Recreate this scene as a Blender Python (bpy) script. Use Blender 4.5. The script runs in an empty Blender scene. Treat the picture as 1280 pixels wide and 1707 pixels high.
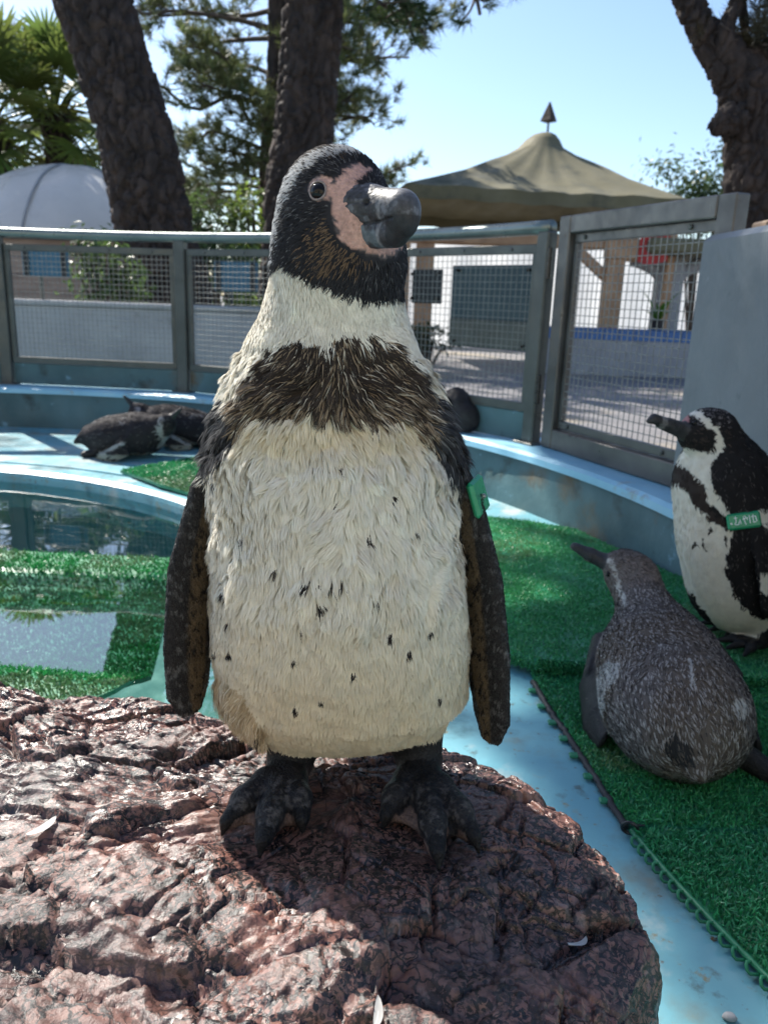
import bpy, bmesh, math
import numpy as np
from mathutils import Vector, Matrix
from mathutils.kdtree import KDTree
from mathutils.bvhtree import BVHTree

rng = np.random.default_rng(7)
S = bpy.context.scene
COL = S.collection

# ------------------------------------------------------------------ camera
PITCH, ROLL, FPX = math.radians(15.2), math.radians(2.05), 1300.0
CAM = np.array([0, 0, .75])
FW = np.array([0, math.cos(PITCH), -math.sin(PITCH)])
_u0 = np.array([0, math.sin(PITCH), math.cos(PITCH)]); _r0 = np.array([1., 0, 0])
RT = _r0 * math.cos(ROLL) + _u0 * math.sin(ROLL)
UP = _u0 * math.cos(ROLL) - _r0 * math.sin(ROLL)
cd = bpy.data.cameras.new('camera'); cam = bpy.data.objects.new('camera', cd); COL.objects.link(cam)
cam.matrix_world = Matrix(((RT[0], UP[0], -FW[0], CAM[0]), (RT[1], UP[1], -FW[1], CAM[1]), (RT[2], UP[2], -FW[2], CAM[2]), (0, 0, 0, 1)))
cd.sensor_fit = 'VERTICAL'; cd.sensor_height = 36; cd.sensor_width = 27; cd.lens = FPX / 1707 * 36
cd.clip_start = .02; cd.clip_end = 2000
cd.dof.use_dof = True; cd.dof.focus_distance = .72; cd.dof.aperture_fstop = 9.5
S.camera = cam

# ------------------------------------------------------------------ sky, sun, exposure
SUN_EL = math.radians(44)
SUN_AZ = math.radians(-40.5)          # measured from +Y towards +X
SUND = np.array([math.sin(SUN_AZ) * math.cos(SUN_EL), math.cos(SUN_AZ) * math.cos(SUN_EL), math.sin(SUN_EL)])
W = bpy.data.worlds.new('World'); S.world = W; W.use_nodes = True
wn = W.node_tree.nodes; wn.clear()
wo = wn.new('ShaderNodeOutputWorld'); wb = wn.new('ShaderNodeBackground'); ws = wn.new('ShaderNodeTexSky')
ws.sky_type = 'NISHITA'; ws.sun_disc = False; ws.sun_elevation = SUN_EL; ws.sun_rotation = SUN_AZ
ws.air_density = 1.0; ws.dust_density = .6; ws.ozone_density = 2.6; ws.altitude = 0
wb.inputs['Strength'].default_value = .11
W.node_tree.links.new(ws.outputs[0], wb.inputs['Color']); W.node_tree.links.new(wb.outputs[0], wo.inputs['Surface'])
sl = bpy.data.lights.new('sun', 'SUN'); sl.energy = 5.0; sl.angle = math.radians(.53); sl.color = (1, .95, .86)
so = bpy.data.objects.new('sun', sl); COL.objects.link(so); so.location = (-6, 8, 9)
so.rotation_euler = Vector(-SUND).to_track_quat('-Z', 'Y').to_euler()
S.view_settings.view_transform = 'Standard'; S.view_settings.look = 'None'
S.view_settings.exposure = .96; S.view_settings.gamma = 1; S.view_settings.use_curve_mapping = False

# ------------------------------------------------------------------ helpers
def ray(x, y):
    return FW + RT * (x - 640) / FPX - UP * (y - 853.5) / FPX
def at(x, y, z=None, Y=None):
    d = ray(x, y); t = (z - CAM[2]) / d[2] if z is not None else Y / d[1]
    return CAM + d * t
def proj(P):
    v = np.asarray(P) - CAM; w = np.maximum(v @ FW, 1e-3)
    return 640 + FPX * (v @ RT) / w, 853.5 - FPX * (v @ UP) / w
def nrm(a):
    a = np.asarray(a, float); return a / np.maximum(np.linalg.norm(a, axis=-1, keepdims=True), 1e-9)
def sstep(a, b, x):
    t = np.clip((x - a) / (b - a), 0, 1); return t * t * (3 - 2 * t)
def lerp(a, b, t): return a + (b - a) * t

def _hash(ix, iy, iz, seed):
    h = (ix * 374761393 + iy * 668265263 + iz * 1274126177 + seed * 974711) & 0xffffffff
    h = ((h ^ (h >> 13)) * 1274126177) & 0xffffffff
    h = ((h ^ (h >> 16)) * 2246822519) & 0xffffffff
    return ((h ^ (h >> 15)) & 0xffffff) / float(0xffffff)
def vn(P, seed=0):
    P = np.asarray(P, float); i = np.floor(P).astype(np.int64); f = P - i; f = f * f * f * (f * (f * 6 - 15) + 10)
    r = 0
    for a in (0, 1):
        for b in (0, 1):
            for c in (0, 1):
                w = (f[:, 0] if a else 1 - f[:, 0]) * (f[:, 1] if b else 1 - f[:, 1]) * (f[:, 2] if c else 1 - f[:, 2])
                r = r + w * _hash(i[:, 0] + a, i[:, 1] + b, i[:, 2] + c, seed)
    return r
def fbm(P, sc=1., oc=4, seed=0, gain=.5):
    P = np.asarray(P, float) * sc; s = 0; a = 1; t = 0
    for k in range(oc):
        s = s + a * vn(P * 2.03 ** k + k * 17.3, seed + k); t += a; a *= gain
    return s / t
def ridged(P, sc=1., oc=4, seed=0):
    P = np.asarray(P, float) * sc; s = 0; a = 1; t = 0
    for k in range(oc):
        s = s + a * (1 - np.abs(2 * vn(P * 2.03 ** k + k * 11.7, seed + k) - 1)); t += a; a *= .5
    return s / t

def worley(P, sc=1., seed=0, tilt=False):
    P = np.asarray(P, float) * sc; I = np.floor(P).astype(np.int64); F1 = np.full(len(P), 9.); F2 = F1.copy(); R1 = np.zeros(len(P)); T1 = np.zeros(len(P))
    for a in (-1, 0, 1):
        for b in (-1, 0, 1):
            for c in (-1, 0, 1):
                J = I + np.array([a, b, c]); h = [_hash(J[:, 0], J[:, 1], J[:, 2], seed + k) for k in range(4)]
                d = np.sqrt(((J + np.stack(h[:3], 1) - P) ** 2).sum(1)); m = d < F1
                F2 = np.where(m, F1, np.minimum(F2, d)); R1 = np.where(m, h[3], R1); T1 = np.where(m, ((P - J - np.stack(h[:3], 1)) * (np.stack([h[3], h[1], h[0]], 1) - .5)).sum(1), T1); F1 = np.where(m, d, F1)
    return (F1, F2, R1, T1) if tilt else (F1, F2, R1)

def wmat(o):
    m = o.matrix_basis.copy()
    while o.parent is not None:
        o = o.parent; m = o.matrix_basis @ m
    return m
def tag(o, label=None, cat=None, group=None, kind=None):
    if label: o['label'] = label
    if cat: o['category'] = cat
    if group: o['group'] = group
    if kind: o['kind'] = kind
    return o
def thing(name, loc, label, cat, group=None, rz=0.):
    o = bpy.data.objects.new(name, None); COL.objects.link(o); o.location = [float(v) for v in loc]; o.rotation_euler = (0, 0, rz)
    o.empty_display_size = .05
    return tag(o, label, cat, group)
def mesh_data(name, V, F, smooth=False, col=None, mats=None, fmat=None, normals=None):
    V = np.ascontiguousarray(np.asarray(V, dtype=np.float32).reshape(-1, 3)); me = bpy.data.meshes.new(name)
    if isinstance(F, np.ndarray): F = [F]
    if len(F) and isinstance(F[0], np.ndarray) and F[0].ndim == 2:
        F = [f for f in F if len(f)]
        loops = np.concatenate([f.ravel() for f in F]).astype(np.int32)
        tot = np.concatenate([np.full(len(f), f.shape[1], np.int32) for f in F])
    else:
        loops = np.array([i for f in F for i in f], np.int32); tot = np.array([len(f) for f in F], np.int32)
    st = np.concatenate([[0], np.cumsum(tot)[:-1]]).astype(np.int32)
    me.vertices.add(len(V)); me.vertices.foreach_set('co', V.ravel())
    me.loops.add(len(loops)); me.loops.foreach_set('vertex_index', loops)
    me.polygons.add(len(tot)); me.polygons.foreach_set('loop_start', st); me.polygons.foreach_set('loop_total', tot)
    me.polygons.foreach_set('use_smooth', np.full(len(tot), bool(smooth)))
    for m in (mats or []): me.materials.append(m)
    if fmat is not None: me.polygons.foreach_set('material_index', np.asarray(fmat, np.int32))
    me.update(calc_edges=True)
    if col is not None:
        a = me.color_attributes.new('Col', 'FLOAT_COLOR', 'POINT')
        c = np.ones((len(V), 4), np.float32); c[:, :3] = col; a.data.foreach_set('color', c.ravel())
    if normals is not None:
        me.normals_split_custom_set_from_vertices(np.asarray(normals, float).tolist())
    return me
def obj(name, V, F, mat=None, parent=None, smooth=False, world=True, **k):
    V = np.asarray(V, float).reshape(-1, 3)
    nn = k.get('normals')
    if parent is not None and world:
        M = np.array(wmat(parent).inverted()); V = V @ M[:3, :3].T + M[:3, 3]
        if nn is not None: k['normals'] = np.asarray(nn) @ M[:3, :3].T
    elif parent is None and world == 'base':
        pass
    me = mesh_data(name, V, F, smooth, mats=k.pop('mats', None) or ([mat] if mat else []), **k)
    o = bpy.data.objects.new(name, me); COL.objects.link(o); o.parent = parent
    return o
def solo(name, V, F, mat, label, cat, group=None, smooth=False, **k):
    """a thing that is one mesh: its origin sits at its base"""
    V = np.asarray(V, float).reshape(-1, 3); lo, hi = V.min(0), V.max(0)
    c = np.array([(lo[0] + hi[0]) / 2, (lo[1] + hi[1]) / 2, lo[2]])
    o = obj(name, V - c, F, mat, None, smooth, **k); o.location = c
    return tag(o, label, cat, group)
def copy_tree(o, parent=None):
    c = o.copy(); COL.objects.link(c); c.parent = parent
    for ch in list(o.children): copy_tree(ch, c)
    return c

class MB:
    def __init__(s): s.V = []; s.F = []; s.n = 0
    def add(s, V, F):
        V = np.asarray(V, float).reshape(-1, 3); s.V.append(V)
        for f in F: s.F.append(tuple(int(i) + s.n for i in f))
        s.n += len(V); return s
    def box(s, c, size, R=None, bev=.003): return s.add(*box(c, size, R, bev))
    def beam(s, a, b, w, h, bev=.003, up=(0, 0, 1)): return s.add(*beam(a, b, w, h, bev, up))
    def tube(s, P, r, seg=8, caps=True): return s.add(*tube(P, r, seg, caps))
    def get(s): return np.concatenate(s.V), s.F
    def build(s, name, mat, parent=None, smooth=False, **k):
        V, F = s.get(); return obj(name, V, F, mat, parent, smooth, **k)

def box(c, size, R=None, bev=.003):
    hx, hy, hz = [v / 2 for v in size]; b = min(bev, .45 * min(size)); V = []; idx = {}
    for sx in (-1, 1):
        for sy in (-1, 1):
            for sz in (-1, 1):
                for ax in range(3):
                    q = [sx * (hx - b), sy * (hy - b), sz * (hz - b)]
                    q[ax] = (sx * hx, sy * hy, sz * hz)[ax]
                    idx[(sx, sy, sz, ax)] = len(V); V.append(q)
    F = []
    for ax in range(3):
        o = [i for i in range(3) if i != ax]
        for s in (-1, 1):
            f = []
            for p, q in ((-1, -1), (1, -1), (1, 1), (-1, 1)):
                k = [0, 0, 0]; k[ax] = s; k[o[0]] = p; k[o[1]] = q; f.append(idx[(*k, ax)])
            F.append(f)
        for p in (-1, 1):
            for q in (-1, 1):
                k1 = [0, 0, 0]; k1[o[0]] = p; k1[o[1]] = q; k2 = list(k1); k1[ax] = -1; k2[ax] = 1
                F.append([idx[(*k1, o[0])], idx[(*k2, o[0])], idx[(*k2, o[1])], idx[(*k1, o[1])]])
    for sx in (-1, 1):
        for sy in (-1, 1):
            for sz in (-1, 1): F.append([idx[(sx, sy, sz, a)] for a in range(3)])
    V = np.array(V); G = []
    for f in F:
        p = V[f]; n = np.cross(p[1] - p[0], p[2] - p[0]); G.append(f if n @ p.mean(0) > 0 else f[::-1])
    if R is not None: V = V @ np.asarray(R).T
    return V + np.asarray(c, float), G
def frame(d, up=(0, 0, 1)):
    d = nrm(d); x = np.cross(up, d)
    if np.linalg.norm(x) < 1e-4: x = np.cross((0, 1, 0), d)
    x = nrm(x); y = np.cross(d, x); return np.stack([x, y, d], 1)      # columns: width, height, along
def beam(a, b, w, h, bev=.003, up=(0, 0, 1)):
    a = np.asarray(a, float); b = np.asarray(b, float); L = np.linalg.norm(b - a)
    return box((a + b) / 2, (w, h, L), frame(b - a, up), bev)
def tube(P, r, seg=8, caps=True):
    P = np.asarray(P, float); n = len(P); r = np.broadcast_to(np.asarray(r, float), (n,)) if np.ndim(r) < 2 else r
    T = np.gradient(P, axis=0); T = nrm(T); x = np.cross((.3, .2, 1), T[0])
    if np.linalg.norm(x) < .05: x = np.cross((1, 0, 0), T[0])
    x = nrm(x); V = []; th = np.arange(seg) * 2 * math.pi / seg
    for i in range(n):
        x = nrm(x - T[i] * (x @ T[i])); y = np.cross(T[i], x)
        V.append(P[i] + r[i] * (np.cos(th)[:, None] * x + np.sin(th)[:, None] * y))
    V = np.concatenate(V); F = []
    for i in range(n - 1):
        for j in range(seg):
            k = (j + 1) % seg; F.append((i * seg + j, i * seg + k, (i + 1) * seg + k, (i + 1) * seg + j))
    if caps: F.append(tuple(range(seg))[::-1]); F.append(tuple((n - 1) * seg + j for j in range(seg)))
    return V, F
def spline(P, n):
    P = np.asarray(P, float); Q = np.concatenate([[2 * P[0] - P[1]], P, [2 * P[-1] - P[-2]]]); out = []
    ts = np.linspace(0, len(P) - 1, n)
    for t in ts:
        i = min(int(t), len(P) - 2); u = t - i; a, b, c, d = Q[i:i + 4]
        out.append(.5 * (2 * b + (c - a) * u + (2 * a - 5 * b + 4 * c - d) * u * u + (3 * b - a - 3 * c + d) * u ** 3))
    return np.array(out)
def lathe(prof, seg=24, c=(0, 0, 0)):
    th = np.arange(seg) * 2 * math.pi / seg; V = []; F = []
    for r, z in prof: V += [(c[0] + r * math.cos(a), c[1] + r * math.sin(a), c[2] + z) for a in th]
    for i in range(len(prof) - 1):
        for j in range(seg):
            k = (j + 1) % seg; F.append((i * seg + j, i * seg + k, (i + 1) * seg + k, (i + 1) * seg + j))
    F.append(tuple(range(seg))[::-1]); F.append(tuple((len(prof) - 1) * seg + j for j in range(seg)))
    return np.array(V), F

# ------------------------------------------------------------------ materials
def nmat(name):
    m = bpy.data.materials.new(name); m.use_nodes = True; t = m.node_tree; t.nodes.clear()
    o = t.nodes.new('ShaderNodeOutputMaterial'); b = t.nodes.new('ShaderNodeBsdfPrincipled')
    t.links.new(b.outputs[0], o.inputs['Surface']); return m, t, b, o
def nz(t, vec, scale, detail=5, rough=.55, dist=0.):
    n = t.nodes.new('ShaderNodeTexNoise'); n.inputs['Scale'].default_value = scale; n.inputs['Detail'].default_value = detail
    n.inputs['Roughness'].default_value = rough; n.inputs['Distortion'].default_value = dist
    t.links.new(vec, n.inputs['Vector']); return n.outputs['Fac']
def ramp(t, fac, stops):
    r = t.nodes.new('ShaderNodeValToRGB'); e = r.color_ramp.elements
    while len(e) < len(stops): e.new(.5)
    for i, (p, c) in enumerate(stops):
        e[i].position = p; e[i].color = (*c, 1) if not np.isscalar(c) else (c, c, c, 1)
    t.links.new(fac, r.inputs['Fac']); return r.outputs['Color']
def mix(t, fac, a, b, mode='MIX'):
    m = t.nodes.new('ShaderNodeMix'); m.data_type = 'RGBA'; m.blend_type = mode
    for s, v in ((0, fac), (6, a), (7, b)):
        if isinstance(v, bpy.types.NodeSocket): t.links.new(v, m.inputs[s])
        elif s == 0: m.inputs[0].default_value = v
        else: m.inputs[s].default_value = (*v, 1)
    return m.outputs[2]
def bump(t, b, h, strength, dist=.01, prev=None):
    n = t.nodes.new('ShaderNodeBump'); n.inputs['Strength'].default_value = strength; n.inputs['Distance'].default_value = dist
    t.links.new(h, n.inputs['Height'])
    if prev is not None: t.links.new(prev, n.inputs['Normal'])
    t.links.new(n.outputs[0], b.inputs['Normal']); return n.outputs[0]
def coords(t, kind='Object', sc=(1, 1, 1)):
    c = t.nodes.new('ShaderNodeTexCoord'); mp = t.nodes.new('ShaderNodeMapping'); mp.inputs['Scale'].default_value = sc
    t.links.new(c.outputs[kind], mp.inputs['Vector']); return mp.outputs[0]
def pmat(name, stops, scale=5, rough=.6, bmp=.2, bscale=40, bdist=.004, metal=0, sc=(1, 1, 1), spots=(), rr=.15, spec=.5, transl=None):
    """noise-driven paint or surface colour with stains, wear and fine relief"""
    m, t, b, o = nmat(name); v = coords(t, 'Object', sc)
    c = ramp(t, nz(t, v, scale, 7), stops)
    for colr, s, lo, hi in spots:
        c = mix(t, ramp(t, nz(t, v, s, 8, .62), [(lo, 0.), (hi, 1.)]), c, colr)
    t.links.new(c, b.inputs['Base Color']); b.inputs['Metallic'].default_value = metal; b.inputs['Specular IOR Level'].default_value = spec
    rn = ramp(t, nz(t, v, scale * 3.1, 4), [(.3, max(rough - rr, .02)), (.7, min(rough + rr, 1))])
    t.links.new(rn, b.inputs['Roughness'])
    if bmp: bump(t, b, nz(t, v, bscale, 6), bmp, bdist)
    if transl:
        tr = t.nodes.new('ShaderNodeBsdfTranslucent'); t.links.new(c, tr.inputs['Color']); ms = t.nodes.new('ShaderNodeMixShader')
        ms.inputs[0].default_value = transl; t.links.new(b.outputs[0], ms.inputs[1]); t.links.new(tr.outputs[0], ms.inputs[2]); t.links.new(ms.outputs[0], o.inputs['Surface'])
    return m
def vmat(name, rough=.7, transl=0., spec=.4, var=.25, vscale=60, bmp=0., bscale=200, bdist=.002, coat=0.):
    """colour comes from the piece's own colour attribute, with fine variation"""
    m, t, b, o = nmat(name); a = t.nodes.new('ShaderNodeAttribute'); a.attribute_name = 'Col'
    v = coords(t); n = nz(t, v, vscale, 5)
    c = mix(t, 1., a.outputs['Color'], ramp(t, n, [(.3, 1 - var), (.7, 1 + var * .4)]), 'MULTIPLY')
    t.links.new(c, b.inputs['Base Color']); b.inputs['Roughness'].default_value = rough; b.inputs['Specular IOR Level'].default_value = spec
    b.inputs['Coat Weight'].default_value = coat
    if bmp: bump(t, b, nz(t, v, bscale, 5), bmp, bdist)
    if transl:
        tr = t.nodes.new('ShaderNodeBsdfTranslucent'); t.links.new(c, tr.inputs['Color']); ms = t.nodes.new('ShaderNodeMixShader')
        ms.inputs[0].default_value = transl; t.links.new(b.outputs[0], ms.inputs[1]); t.links.new(tr.outputs[0], ms.inputs[2]); t.links.new(ms.outputs[0], o.inputs['Surface'])
    return m
M = {}
M['deck'] = pmat('deck_paint', [(.25, (.125, .32, .38)), (.5, (.155, .375, .44)), (.75, (.21, .43, .475))], 2.2, .42, .25, 60, .003,
                 spots=[((.30, .26, .14), 9, .60, .74), ((.42, .48, .46), 5, .55, .66), ((.08, .11, .10), 17, .61, .72), ((.17, .16, .11), 3.5, .55, .74), ((.13, .08, .04), 48, .63, .70), ((.07, .17, .20), 2.2, .56, .64), ((.24, .20, .10), 26, .62, .70)])
M['kerb'] = pmat('kerb_paint', [(.3, (.05, .095, .10)), (.55, (.075, .145, .155)), (.75, (.10, .19, .21))], 3, .6, .35, 45, .005,
                 spots=[((.11, .085, .05), 3.2, .56, .70), ((.03, .045, .04), 7, .58, .73), ((.15, .27, .32), 11, .64, .70)])
M['kerbtop'] = pmat('kerb_top_paint', [(.3, (.22, .46, .60)), (.6, (.30, .56, .70)), (.8, (.45, .64, .70))], 4, .45, .3, 50, .004,
                    spots=[((.30, .27, .22), 6, .6, .7), ((.6, .64, .64), 8, .64, .72)])
M['basin'] = pmat('basin_paint', [(.3, (.07, .18, .19)), (.7, (.11, .25, .26))], 3, .6, .1)
M['asphalt'] = pmat('asphalt', [(.3, (.15, .145, .15)), (.7, (.21, .20, .205))], 1.5, .85, .5, 180, .004,
                    spots=[((.30, .25, .18), .8, .52, .66), ((.11, .10, .10), 2.2, .6, .7)])
M['fence'] = pmat('fence_paint', [(.3, (.072, .074, .066)), (.6, (.105, .108, .097)), (.8, (.145, .148, .135))], 7, .42, .2, 60, .002,
                  spots=[((.16, .10, .06), 9, .68, .76), ((.05, .055, .05), 14, .66, .74)], metal=.25)
M['steel'] = pmat('gate_steel', [(.3, (.095, .09, .085)), (.7, (.155, .15, .14))], 6, .42, .15, 70, .002,
                  spots=[((.10, .07, .05), 11, .66, .76)], metal=.55)
M['rail'] = pmat('rail_steel', [(.3, (.16, .19, .175)), (.7, (.24, .27, .25))], 5, .30, .1, 50, .002, metal=.6, rr=.06)
M['wire'] = pmat('wire', [(.3, (.18, .18, .17)), (.7, (.30, .30, .28))], 20, .5, 0, metal=.5)
M['graywall'] = pmat('grey_panel_paint', [(.3, (.145, .16, .17)), (.7, (.185, .20, .21))], 2, .5, .5, 26, .006,
                     spots=[((.13, .15, .16), 22, .66, .7), ((.32, .34, .35), 7, .7, .76)])
M['wood'] = pmat('weathered_wood', [(.3, (.20, .13, .08)), (.7, (.34, .23, .15))], 6, .75, .4, 60, .003, sc=(1, 1, .15))
M['orangewood'] = pmat('oiled_wood', [(.3, (.34, .19, .10)), (.7, (.48, .29, .16))], 5, .6, .3, 40, .003)
M['board'] = pmat('dark_board', [(.3, (.035, .060, .072)), (.7, (.05, .08, .09))], 3, .55, .1)
M['blackboard'] = pmat('black_board', [(.3, (.014, .015, .016)), (.7, (.022, .022, .024))], 3, .6, .1)
M['bluesign'] = pmat('blue_sign_back', [(.3, (.025, .10, .16)), (.7, (.04, .14, .21))], 4, .45, .1)
M['concrete'] = pmat('concrete', [(.3, (.27, .27, .28)), (.7, (.38, .38, .385))], 3, .85, .4, 60, .004,
                     spots=[((.18, .18, .175), 5, .6, .72)])
M['bark'] = pmat('pine_bark', [(.25, (.014, .010, .009)), (.5, (.038, .026, .021)), (.75, (.082, .056, .044))], 11, .9, .9, 60, .015, sc=(1, 1, .4))
M['twig'] = pmat('twig_bark', [(.3, (.05, .04, .033)), (.7, (.12, .09, .07))], 20, .9, .3)
M['needle'] = vmat('pine_needles', .5, .3, .4, .3, 3)
M['leaf'] = vmat('leaves', .4, .45, .5, .3, 6)
M['canvas'] = pmat('tent_canvas', [(.3, (.105, .095, .05)), (.7, (.185, .165, .095))], 1.2, .8, .15, 8, .02, spots=[((.07, .07, .045), 1.3, .52, .66)])
M['white_sheet'] = pmat('white_sheet', [(.3, (.72, .72, .72)), (.7, (.82, .82, .81))], 1.3, .3, .35, 3, .03, transl=.45)
M['blue_tile'] = pmat('blue_tile', [(.3, (.012, .085, .26)), (.7, (.02, .14, .38))], 9, .25, .05)
M['red'] = pmat('red_cloth', [(.3, (.42, .03, .03)), (.7, (.55, .06, .05))], 4, .7, .1)
M['brown'] = pmat('shed_boards', [(.3, (.19, .14, .11)), (.7, (.34, .27, .22))], 2, .8, .2, sc=(1, 1, 6))
M['plum'] = vmat('plumage', .75, .22, .15, .08, 90)
M['skin'] = vmat('penguin_skin', .55, 0, .3, .28, 300, 1., 260, .003)
M['flip'] = vmat('flipper_scales', .5, 0, .3, .5, 500, 1., 420, .003)
M['foot'] = vmat('foot_leather', .38, 0, .22, .4, 300, .9, 330, .003)
M['bill'] = vmat('horn_bill', .5, 0, .35, .5, 190, .35, 330, .0012)
def wet_rock():
    m, t, b, o = nmat('wet_granite'); v = coords(t)
    big = nz(t, v, 4.5, 5); mid = nz(t, v, 26, 7, .62, .5); fine = nz(t, v, 230, 6, .65)
    c = ramp(t, big, [(.30, (.07, .050, .052)), (.44, (.145, .075, .063)), (.58, (.245, .112, .086)), (.72, (.125, .09, .09))])
    c = mix(t, ramp(t, mid, [(.42, 0.), (.60, .6)]), c, (.25, .14, .112))
    c = mix(t, ramp(t, fine, [(.50, 0.), (.62, .5)]), c, (.09, .065, .063))
    # black crust left in pits and cracks
    nn = t.nodes.new('ShaderNodeTexNoise'); nn.inputs['Scale'].default_value = 38; nn.inputs['Detail'].default_value = 5; t.links.new(v, nn.inputs['Vector'])
    def crackle(scale, warp, w):
        vo = t.nodes.new('ShaderNodeTexVoronoi'); vo.feature = 'DISTANCE_TO_EDGE'; vo.inputs['Scale'].default_value = scale
        wv = t.nodes.new('ShaderNodeVectorMath'); wv.operation = 'MULTIPLY_ADD'
        t.links.new(nn.outputs['Color'], wv.inputs[0]); wv.inputs[1].default_value = (warp,) * 3; t.links.new(v, wv.inputs[2]); t.links.new(wv.outputs[0], vo.inputs['Vector'])
        return ramp(t, vo.outputs['Distance'], [(w * .3, 1.), (w, 0.)])
    reg = ramp(t, nz(t, v, 8, 5, .6), [(.36, .1), (.52, 1.)])
    ck = mix(t, 1., crackle(58, .05, .10), reg, 'MULTIPLY'); ck2 = mix(t, 1., crackle(17, .06, .035), mix(t, .6, (0, 0, 0), (1, 1, 1)), 'MULTIPLY')
    pit = mix(t, 1., ramp(t, nz(t, v, 105, 5, .6, 1.5), [(.49, 0.), (.53, 1.)]), ramp(t, nz(t, v, 11, 4), [(.38, 0.), (.50, 1.)]), 'MULTIPLY')
    dk = mix(t, 1., mix(t, 1., ck, pit, 'LIGHTEN'), ck2, 'LIGHTEN')
    c = mix(t, dk, c, (.014, .012, .013))
    c = mix(t, ramp(t, nz(t, v, 15, 9, .72), [(.60, 0.), (.74, .6)]), c, (.34, .29, .265))
    t.links.new(c, b.inputs['Base Color'])
    wet = ramp(t, nz(t, v, 7, 6), [(.38, .16), (.58, .48)]); t.links.new(wet, b.inputs['Roughness'])
    n1 = bump(t, b, dk, -.7, .0035); n2 = bump(t, b, mid, .25, .003, n1); bump(t, b, fine, .65, .002, n2)
    return m
M['rock'] = wet_rock()
def water_mat():
    m, t, b, o = nmat('water'); t.nodes.remove(b); v = coords(t)
    tr = t.nodes.new('ShaderNodeBsdfTransparent'); tr.inputs[0].default_value = (.62, .84, .80, 1)
    gl = t.nodes.new('ShaderNodeBsdfGlossy'); gl.inputs['Roughness'].default_value = .015
    fr = t.nodes.new('ShaderNodeLayerWeight'); fr.inputs[0].default_value = .5; ms = t.nodes.new('ShaderNodeMixShader')
    bm = t.nodes.new('ShaderNodeBump'); bm.inputs['Strength'].default_value = .12; bm.inputs['Distance'].default_value = .01
    t.links.new(nz(t, v, 3.5, 2), bm.inputs['Height'])
    for n in (gl, fr): t.links.new(bm.outputs[0], n.inputs['Normal'])
    pw = t.nodes.new('ShaderNodeMath'); pw.operation = 'POWER'; pw.inputs[1].default_value = 5.; t.links.new(fr.outputs['Facing'], pw.inputs[0])
    ma = t.nodes.new('ShaderNodeMath'); ma.operation = 'MULTIPLY_ADD'; ma.inputs[1].default_value = .74; ma.inputs[2].default_value = .26; t.links.new(pw.outputs[0], ma.inputs[0])
    t.links.new(ma.outputs[0], ms.inputs[0]); t.links.new(tr.outputs[0], ms.inputs[1]); t.links.new(gl.outputs[0], ms.inputs[2])
    t.links.new(ms.outputs[0], o.inputs['Surface']); return m
M['water'] = water_mat()
M['turf'] = vmat('plastic_turf', .42, .2, .5, .2, 30)
M['green_plastic'] = pmat('green_plastic', [(.3, (.015, .16, .07)), (.7, (.025, .22, .10))], 12, .4, .1)
M['tag_green'] = pmat('tag_green', [(.3, (.01, .22, .10)), (.7, (.015, .28, .13))], 30, .35, .1)
M['white_paint'] = pmat('white_paint', [(.3, (.72, .74, .73)), (.7, (.8, .8, .8))], 10, .5, 0)
M['eye'] = pmat('eye', [(.3, (.004, .003, .003)), (.7, (.008, .006, .005))], 30, .06, 0, rr=.02, spec=.25)
M['black_plastic'] = pmat('black_plastic', [(.3, (.012, .012, .013)), (.7, (.03, .03, .03))], 20, .3, .1)
# ================================================================== the setting
CC = np.array([-1.9, 1.5])            # centre of the round pool
GZ = -.15                             # visitors' ground
def pol(r, deg, z=0.):
    a = math.radians(deg); return np.array([CC[0] + r * math.cos(a), CC[1] + r * math.sin(a), z])
def ring_prof(prof, seg=220, a0=0., a1=360., wob=0.):
    full = abs(a1 - a0) >= 360; n = seg if full else seg + 1
    th = np.radians(a0 + (a1 - a0) * np.arange(n) / seg); V = []; F = []
    for k, (r, z) in enumerate(prof):
        V.append(np.stack([CC[0] + r * np.cos(th), CC[1] + r * np.sin(th), np.full(n, z)], 1))
    V = np.concatenate(V)
    if wob: V[:, :2] += (np.stack([fbm(V, 6, 3, 5), fbm(V, 6, 3, 9)], 1) - .5) * wob
    m = n if full else n - 1
    for i in range(len(prof) - 1):
        for j in range(m):
            k = (j + 1) % n; F.append((i * n + j, i * n + k, (i + 1) * n + k, (i + 1) * n + j))
    return V, F
V, F = ring_prof([(600, GZ), (60, GZ), (12, GZ), (3.07, GZ)], 128)
tag(obj('ground', V, F, M['asphalt']), 'grey asphalt ground outside the pool fence', kind='structure')
V, F = ring_prof([(2.80, 0), (2.4, 0), (1.888, 0), (1.882, -.03), (1.864, -.03), (1.858, .002), (1.75, .006), (1.725, -.004), (1.72, -.02), (1.72, -.16)], 260, wob=.008)
tag(obj('pool_deck', V, F, M['deck'], smooth=False), 'pale blue painted concrete deck around the pool', kind='structure')
V, F = ring_prof([(1.72, -.15), (1.70, -.42), (1.2, -.44), (.02, -.44)], 160)
tag(obj('pool_basin', V, F, M['basin'], smooth=True), 'pale blue pool basin under the water', kind='structure')
V, F = ring_prof([(1.723, -.045), (1.2, -.045), (.6, -.045), (.002, -.045)], 160)
tag(obj('water', V, F, M['water'], smooth=True), 'still clear pool water', kind='structure')
kerb = thing('pool_kerb', (CC[0], CC[1], 0), 'round teal concrete kerb wall with a pale blue top around the pool deck', 'kerb')
V, F = ring_prof([(2.78, -.02), (2.775, .185), (2.79, .203)], 260, wob=.006); obj('wall_face', V, F, M['kerb'], kerb, True)
V, F = ring_prof([(2.765, .190), (2.768, .212), (2.785, .222), (2.9, .223), (3.06, .222), (3.08, .20), (3.08, GZ - .02)], 260, wob=.006); obj('coping', V, F, M['kerbtop'], kerb)

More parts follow.
